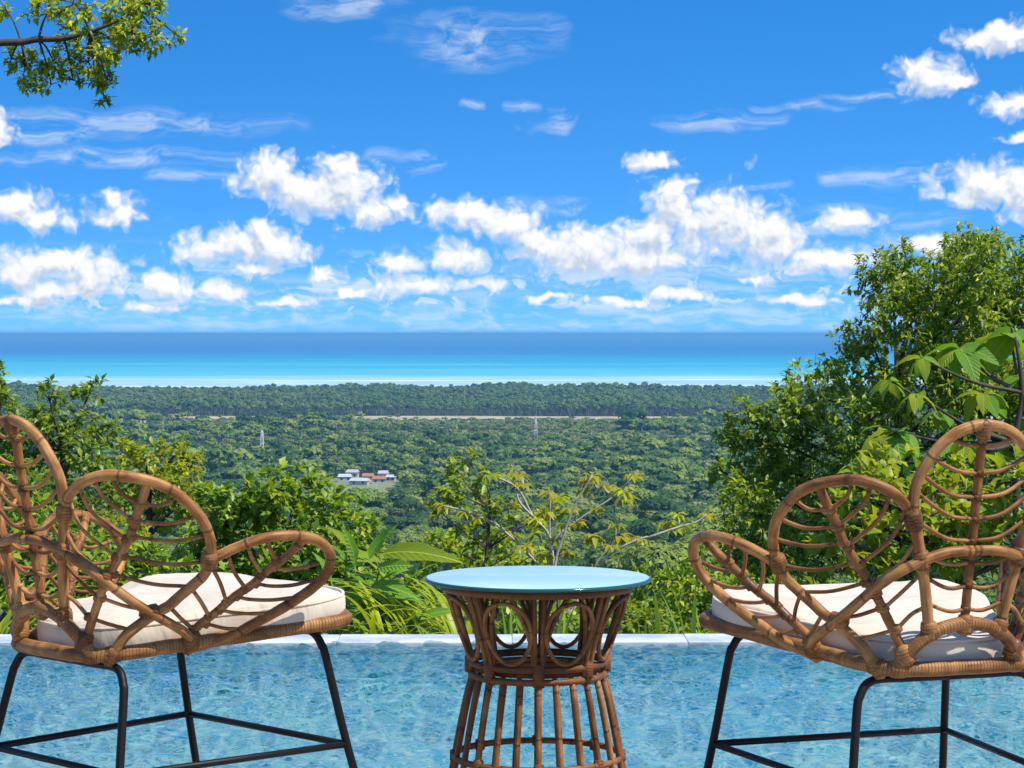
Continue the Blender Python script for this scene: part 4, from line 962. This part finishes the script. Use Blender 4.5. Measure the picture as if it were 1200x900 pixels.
# low hedge right behind the pool edge
for k, (lab, x0, x1, yt, sets) in enumerate([('low yellow green hedge behind the pool edge right of the table', 740, 870, 722, [('leaf_lime', .5), ('leaf_yellow', .2), ('leaf_green', .3)]),
                                             ('low green hedge behind the pool edge under the table', 560, 740, 724, [('leaf_lime', .3), ('leaf_green', .5), ('leaf_dark', .2)]),
                                             ('low green hedge behind the pool edge by the left chair', 180, 440, 724, [('leaf_green', .6), ('leaf_lime', .4)]),
                                             ('low lime hedge behind the pool edge by the right chair', 870, 1230, 720, [('leaf_lime', .5), ('leaf_green', .5)])]):
    woody('low_hedge', lab, 'hedge', [(px, yt + 14 + 8 * math.sin(px), 20) for px in range(x0, x1, 24)], 9.6, 11.0, None, trunk_r=.02, dens=.42, ratio=.28, leaf_sets=sets, seed=120 + k, dj=.3)

# ---- single large leaves: unit meshes, one object for each leaf
def unit_leaf(name, matn, wdt=.2, droop=.35, wave=.012, rows=9, fold=.22, peak=.42):
    V = []; t_ = np.linspace(0, 1, rows)
    for q in t_:
        hw = wdt * (math.sin(math.pi * min(1, q ** (math.log(.5) / math.log(peak)))) ** .8 if 0 < q < 1 else .006)
        z = -droop * q * q
        for u in (-1, -.5, 0, .5, 1):
            V.append((u * hw, q * (1 - .18 * droop * q), z + abs(u) * hw * fold + wave * math.sin(q * 19 + u * 2) * abs(u)))
    n = 5; i = np.arange(rows - 1)[:, None]; j = np.arange(4)[None]
    F = np.stack([i * n + j, i * n + j + 1, (i + 1) * n + j + 1, (i + 1) * n + j], -1).reshape(-1, 4)
    return mesh_np(name, V, F, [matn])
def put_leaf(me, parent, base, d, up, L, off, name='leaf', wscale=1.0):
    d = Vector(d).normalized(); up = Vector(up); s = d.cross(up)
    if s.length < 1e-3: s = d.cross(Vector((1, 0, .1)))
    s.normalize(); nrm = s.cross(d)
    M = Matrix((( s.x * wscale, d.x, nrm.x), (s.y * wscale, d.y, nrm.y), (s.z * wscale, d.z, nrm.z))).to_4x4() @ Matrix.Scale(float(L), 4)
    M.translation = Vector([float(v) for v in (np.asarray(base) - off)])
    o = obj(name, me, parent); o.matrix_local = M; return o
broad = [unit_leaf('broad_leaf', 'leaf_broad', .24, .55), unit_leaf('broad_leaf', 'leaf_broad', .21, .8, .02), unit_leaf('broad_leaf', 'leaf_lime_broad', .24, .6, .02), unit_leaf('broad_leaf', 'leaf_broad', .27, .35)]
lance = [unit_leaf('lance_leaf', 'leaf_broad', .15, .25), unit_leaf('lance_leaf', 'leaf_broad', .17, .5), unit_leaf('lance_leaf', 'leaf_broad', .13, .35), unit_leaf('lance_leaf', 'leaf_lime_broad', .15, .45)]

def ground_at(p): return float(ground_z(np.array([p[0]]), np.array([p[1]]))[0])
# broad-leaved sapling right
r = np.random.default_rng(55); p0 = at(1196, 560, 11.6); g0 = np.array([p0[0], p0[1], ground_at(p0) - .1])
BT = empty('broadleaf_sapling', g0, 'broad drooping leaved sapling at the right behind the right chair', 'tree')
tr_ = [g0, at(1192, 640, 11.6), at(1190, 520, 11.6), at(1198, 460, 11.6), at(1190, 395, 11.6)]
b = MB(); b.tube(np.array(tr_) - g0, [.028, .022, .018, .014, .007], 8, steps=5); b.build('trunk', 'bark_brown', BT)
CLU = [(1124, 408, 9, 52, 0), (1184, 392, 9, 66, 0), (1050, 506, 9, 56, 0), (1044, 446, 6, 30, 2), (1074, 462, 6, 32, 2), (1034, 500, 4, 26, 2), (1152, 462, 7, 42, 0), (1200, 440, 7, 50, 0), (1102, 482, 6, 36, 2), (1130, 520, 7, 44, 0), (1180, 520, 7, 44, 2), (1085, 530, 6, 40, 2), (1215, 500, 7, 50, 0), (1010, 545, 6, 36, 2), (985, 560, 5, 30, 2), (1080, 420, 5, 30, 2), (1160, 590, 6, 44, 2)]
b = MB()
for (px, py, n, lp, kind) in CLU:
    dd_ = 11.5 + r.uniform(-.45, .35); c = at(px, py, dd_); s0 = np.array(tr_[2] if py > 440 else tr_[3]) if py < 560 else np.array(tr_[1])
    b.tube(np.array([s0, (s0 + c) / 2 - [0, 0, .03], c]) - g0, [.012, .009, .005], 5, steps=4)
    for k in range(n):
        a = 6.283 * k / n + r.uniform(-.35, .35); el_ = r.uniform(-.55, .25)
        d = np.array([math.cos(a) * math.cos(el_), math.sin(a) * math.cos(el_), math.sin(el_)])
        put_leaf(broad[int(r.choice([2, 2, 0, 3])) if kind == 2 else int(r.choice([0, 1, 3, 2], p=[.25, .2, .2, .35]))], BT, c, d, np.array([0, 0, 1]) + r.normal(0, .25, 3), lp * 11.5 / FPX * r.uniform(.75, 1.15), g0)
b.build('branches', 'bark_brown', BT)

# ginger-like plant left of the table
p0 = at(430, 742, 9.4); g0 = np.array([p0[0], p0[1], ground_at(p0) - .05])
GP = empty('broadleaf_plant', g0, 'glossy long leaved ginger plant between the left chair and the table', 'plant'); b = MB()
for (x0, y0, x1, y1, n, lp) in [(412, 760, 406, 640, 11, 42), (430, 765, 446, 660, 11, 50), (405, 770, 388, 680, 9, 40), (445, 770, 472, 690, 10, 46), (420, 770, 428, 690, 9, 44), (465, 775, 500, 712, 9, 42), (438, 770, 450, 715, 8, 40), (480, 775, 520, 725, 8, 38)]:
    d0 = 9.4 + r.uniform(-.25, .3); P, _ = spline([np.array([at(x0, y0, d0)[0], d0, g0[2]]), at(x0, y0, d0), at((x0 + x1) / 2 - 3, (y0 + y1) / 2, d0), at(x1, y1, d0)], .01, 6)
    b.tube(P - g0, np.linspace(.011, .004, len(P)), 6)
    for k in range(n):
        f = .30 + .70 * k / (n - 1); i_ = int((.33 + f * .67) * (len(P) - 1)); a = (0.35 if k % 2 else math.pi - .35) + r.uniform(-.6, .6); e_ = r.uniform(.1, .8) + (.5 if k == n - 1 else 0)
        d = np.array([math.cos(a) * math.cos(e_), math.sin(a) * math.cos(e_) * .8, math.sin(e_)])
        put_leaf(lance[int(r.choice(4, p=[.4, .25, .2, .15]))], GP, P[i_], d, np.array([0, -.25, 1]) + r.normal(0, .25, 3), lp * 9.4 / FPX * r.uniform(.75, 1.15), g0)
for (x0, y0, x1, y1, mm, up) in [(446, 650, 524, 632, 3, (.15, -.75, .7)), (440, 668, 474, 655, 0, (0, -.8, .6)), (432, 688, 476, 676, 1, (0, -.6, .8)), (416, 664, 414, 622, 0, (.8, -.5, 0)), (432, 655, 446, 618, 2, (-.6, -.7, .2))]:
    a_ = at(x0, y0, 9.3); e_ = at(x1, y1, 9.15); put_leaf(lance[mm], GP, a_, e_ - a_, up, np.linalg.norm(e_ - a_) * 1.05, g0, wscale=.95)
b.build('stems', 'leaf_green', GP)

# strap leaves and upright blades behind the edge
def unit_strap(name, matn, bend, wdt, seed):
    r_ = np.random.default_rng(seed); n = 12; P = [np.zeros(3)]; a = math.pi / 2 - .12
    for k in range(n): a -= bend / n * (1 + k / n * .9); P.append(P[-1] + np.array([0, math.cos(a), math.sin(a)]) / n)
    P = np.array(P); V = []
    for k, p in enumerate(P):
        hw = wdt * (1 - (k / n) ** 2.2) * (.7 + .3 * min(1, k / 3)) + .0015
        V += [p + [-hw, 0, hw * .35], p, p + [hw, 0, hw * .35]]
    i = np.arange(n)[:, None]; j = np.arange(2)[None]; F = np.stack([i * 3 + j, i * 3 + j + 1, (i + 1) * 3 + j + 1, (i + 1) * 3 + j], -1).reshape(-1, 4)
    return mesh_np(name, V, F, [matn])
straps = [unit_strap('strap_leaf', m_, b_, .021, k) for k, (m_, b_) in enumerate([('leaf_lime', .9), ('leaf_lime', 1.5), ('leaf_blade', 1.9), ('leaf_lime', 1.2)])]
blades = [unit_strap('blade_leaf', m_, b_, .035, k) for k, (m_, b_) in enumerate([('leaf_blade', .10), ('leaf_blade', .25), ('leaf_lime', .18)])]
def tuft(name, label, px, D, n, hpx, meshes, spread, aim=None, group=None, seed=0, base_y=752, k_=1.0):
    r_ = np.random.default_rng(seed); c = at(px, base_y, D); g = np.array([c[0], c[1], min(c[2], EYE - .13 * D) - .10])
    o = empty(name, g, label, 'plant', group)
    st_ = MB(); st_.tube([(0, 0, -1.9), (.01, 0, -.9), (0, 0, .12)], [.03, .03, .022], 7); st_.build('stem', 'bark_brown', o)
    for k in range(n):
        a = r_.uniform(0, 6.283) if aim is None else aim + r_.normal(0, .5)
        lf = obj('leaf', meshes[int(r_.integers(len(meshes)))], o)
        h = k_ * hpx * D / FPX * r_.uniform(.6, 1.15) + .10
        lf.location = (r_.normal(0, spread) * D / FPX, r_.normal(0, .05), 0); lf.rotation_euler = (r_.uniform(-.15, .05), r_.uniform(-.08, .08), a - math.pi / 2); lf.scale = (h * r_.uniform(.8, 1.2), h, h)
    return o
for k, (px, n, h, aim, lab) in enumerate([(455, 22, 80, None, 'arching strap leaved plant behind the pool edge beside the ginger plant'), (500, 26, 86, 2.6, 'arching strap leaved plant behind the pool edge left of the table'),
                                          (545, 24, 86, 2.4, 'arching strap leaved plant behind the pool edge at the table'), (5, 24, 80, .6, 'arching strap leaved plant behind the pool edge at the far left'), (40, 12, 50, .3, 'arching strap leaved plant under the left chair back'), (980, 12, 40, None, 'arching strap leaved plant behind the pool edge under the right chair')]):
    tuft('strap_plant', lab, px, 9.1 + .1 * (k % 3), n, h, straps, 9, aim, 'strap leaved plants along the pool', 200 + k, 752, 1.7)
for k, (px, n, h, lab) in enumerate([(597, 7, 50, 'upright blade leaved plant behind the left half of the table'), (618, 6, 56, 'upright blade leaved plant behind the table, second from the left'), (650, 6, 54, 'upright blade leaved plant behind the table right of its middle'), (680, 5, 46, 'upright blade leaved plant behind the right half of the table'),
                                     (752, 3, 52, 'thin upright blade leaves right of the table, nearest the table'), (782, 5, 66, 'tall upright blade leaves between the table and the right chair'), (812, 4, 70, 'tall upright blade leaves close to the right chair cushion'), (842, 6, 44, 'short upright blade leaves under the right chair front'), (880, 6, 40, 'short upright blade leaves behind the right chair leg')]):
    tuft('blade_plant', lab, px, 8.9 + .08 * (k % 3), n, h, blades, 7, None, 'upright blade plants along the pool', 230 + k)

# pale branched shrub with yellow leaf whorls, and the small dark stemmed tree beside it
DS = 11.0; p0 = at(655, 700, DS); g0 = np.array([p0[0], p0[1], ground_at(p0) - .1])
SH = empty('branching_shrub', g0, 'bare pale branched shrub with yellow leaf tufts behind the table', 'shrub')
BR = [[(640, 690), (629, 660), (584, 617), (548, 600), (520, 593)], [(650, 680), (644, 629), (625, 606), (606, 572), (576, 557)], [(648, 690), (645, 659), (644, 620), (645, 578)], [(648, 680), (647, 638), (677, 610), (719, 582), (741, 559)],
      [(652, 690), (651, 659), (659, 632), (672, 596), (694, 557)], [(680, 700), (700, 659), (719, 636), (722, 617)], [(690, 690), (711, 653), (749, 632), (774, 627), (782, 614)], [(760, 630), (795, 618), (816, 612), (828, 603)], [(655, 670), (666, 647), (692, 630)], [(625, 606), (610, 590), (604, 575)], [(719, 582), (710, 575), (708, 570)]]
hub = np.array([p0[0], p0[1], at(650, 735, DS)[2]])
b = MB(); b.tube(np.array([g0, hub * [1, 1, .5] + g0 * [0, 0, .5], hub]) - g0, [.02, .017, .014], 7, steps=4); b.build('trunk', 'bark_pale', SH)
for k, p in enumerate(BR):
    d0 = DS + r.uniform(-.25, .25); pts = [at(x_, y_, d0) for x_, y_ in p]
    if p[0][1] >= 669: pts = [hub] + pts
    b = MB(); b.tube(np.array(pts) - g0, np.linspace(.0078, .0042, len(pts)), 6, steps=5); b.build('branch', 'bark_pale', SH)
def whorl_mesh(matn, L, n, seed):
    r_ = np.random.default_rng(seed); a = np.linspace(0, 6.283, n, endpoint=False) + r_.uniform(-.2, .2, n); e_ = r_.uniform(-.5, .35, n)
    D_ = np.stack([np.cos(a) * np.cos(e_), np.sin(a) * np.cos(e_), np.sin(e_)], 1); LL = L * r_.uniform(.75, 1.15, n)
    V, F = leaf_arrays(D_ * L * .06, D_, unit(np.tile([0, 0, 1.0], (n, 1)) + r_.normal(0, .15, (n, 3))), LL, LL * .22, .42)
    return mesh_np('leaf_whorl', V, F, [matn])
WM = [whorl_mesh('leaf_yellow', 1.0, 12, 1), whorl_mesh('leaf_yellow', 1.0, 10, 2), whorl_mesh('leaf_lime', 1.0, 12, 3)]
for (px, py, lp) in [(520, 592, 15), (576, 556, 16), (606, 556, 17), (612, 568, 15), (645, 578, 17), (654, 584, 15), (694, 557, 17), (686, 563, 14), (741, 557, 15), (730, 575, 18), (733, 584, 17), (712, 570, 16), (696, 628, 17), (722, 615, 14), (728, 628, 17), (782, 612, 17), (788, 618, 18), (794, 603, 13), (828, 603, 15), (690, 632, 13), (545, 600, 13), (640, 600, 14), (660, 615, 14), (600, 590, 14), (560, 606, 14), (590, 622, 14), (628, 608, 15), (650, 632, 14), (676, 612, 15), (700, 596, 14), (668, 596, 14), (684, 575, 13), (617, 640, 14), (640, 650, 15), (668, 648, 14), (716, 640, 13), (752, 632, 13), (806, 616, 12)]:
    c = at(px, py, DS + r.uniform(-.15, .15)); o = obj('leaf_whorl', WM[int(r.choice(3, p=[.45, .35, .2]))], SH); o.location = [float(v) for v in c - g0]; o.rotation_euler = (r.uniform(-.25, .25), r.uniform(-.25, .25), r.uniform(0, 6)); s = lp * DS / FPX; o.scale = (s, s, s)
woody('young_tree', 'young olive green tree with dark stem left of the pale branched shrub', 'tree',
      [(548, 540, 12), (535, 552, 12), (565, 556, 14), (525, 570, 14), (548, 575, 16), (572, 580, 14), (590, 590, 13), (535, 598, 16), (562, 605, 18), (590, 615, 14), (545, 630, 16), (515, 600, 10), (580, 640, 16), (640, 610, 14), (655, 600, 10), (625, 625, 12), (640, 640, 14), (575, 665, 16)],
      12.5, 12.0, None, base=(at(556, 700, 12.5)[0], 12.5), trunk_r=.022, dens=.34, ratio=.25, leaf_sets=[('leaf_olive', .4), ('leaf_lime', .35), ('leaf_green', .25)], seed=140, dj=.4)
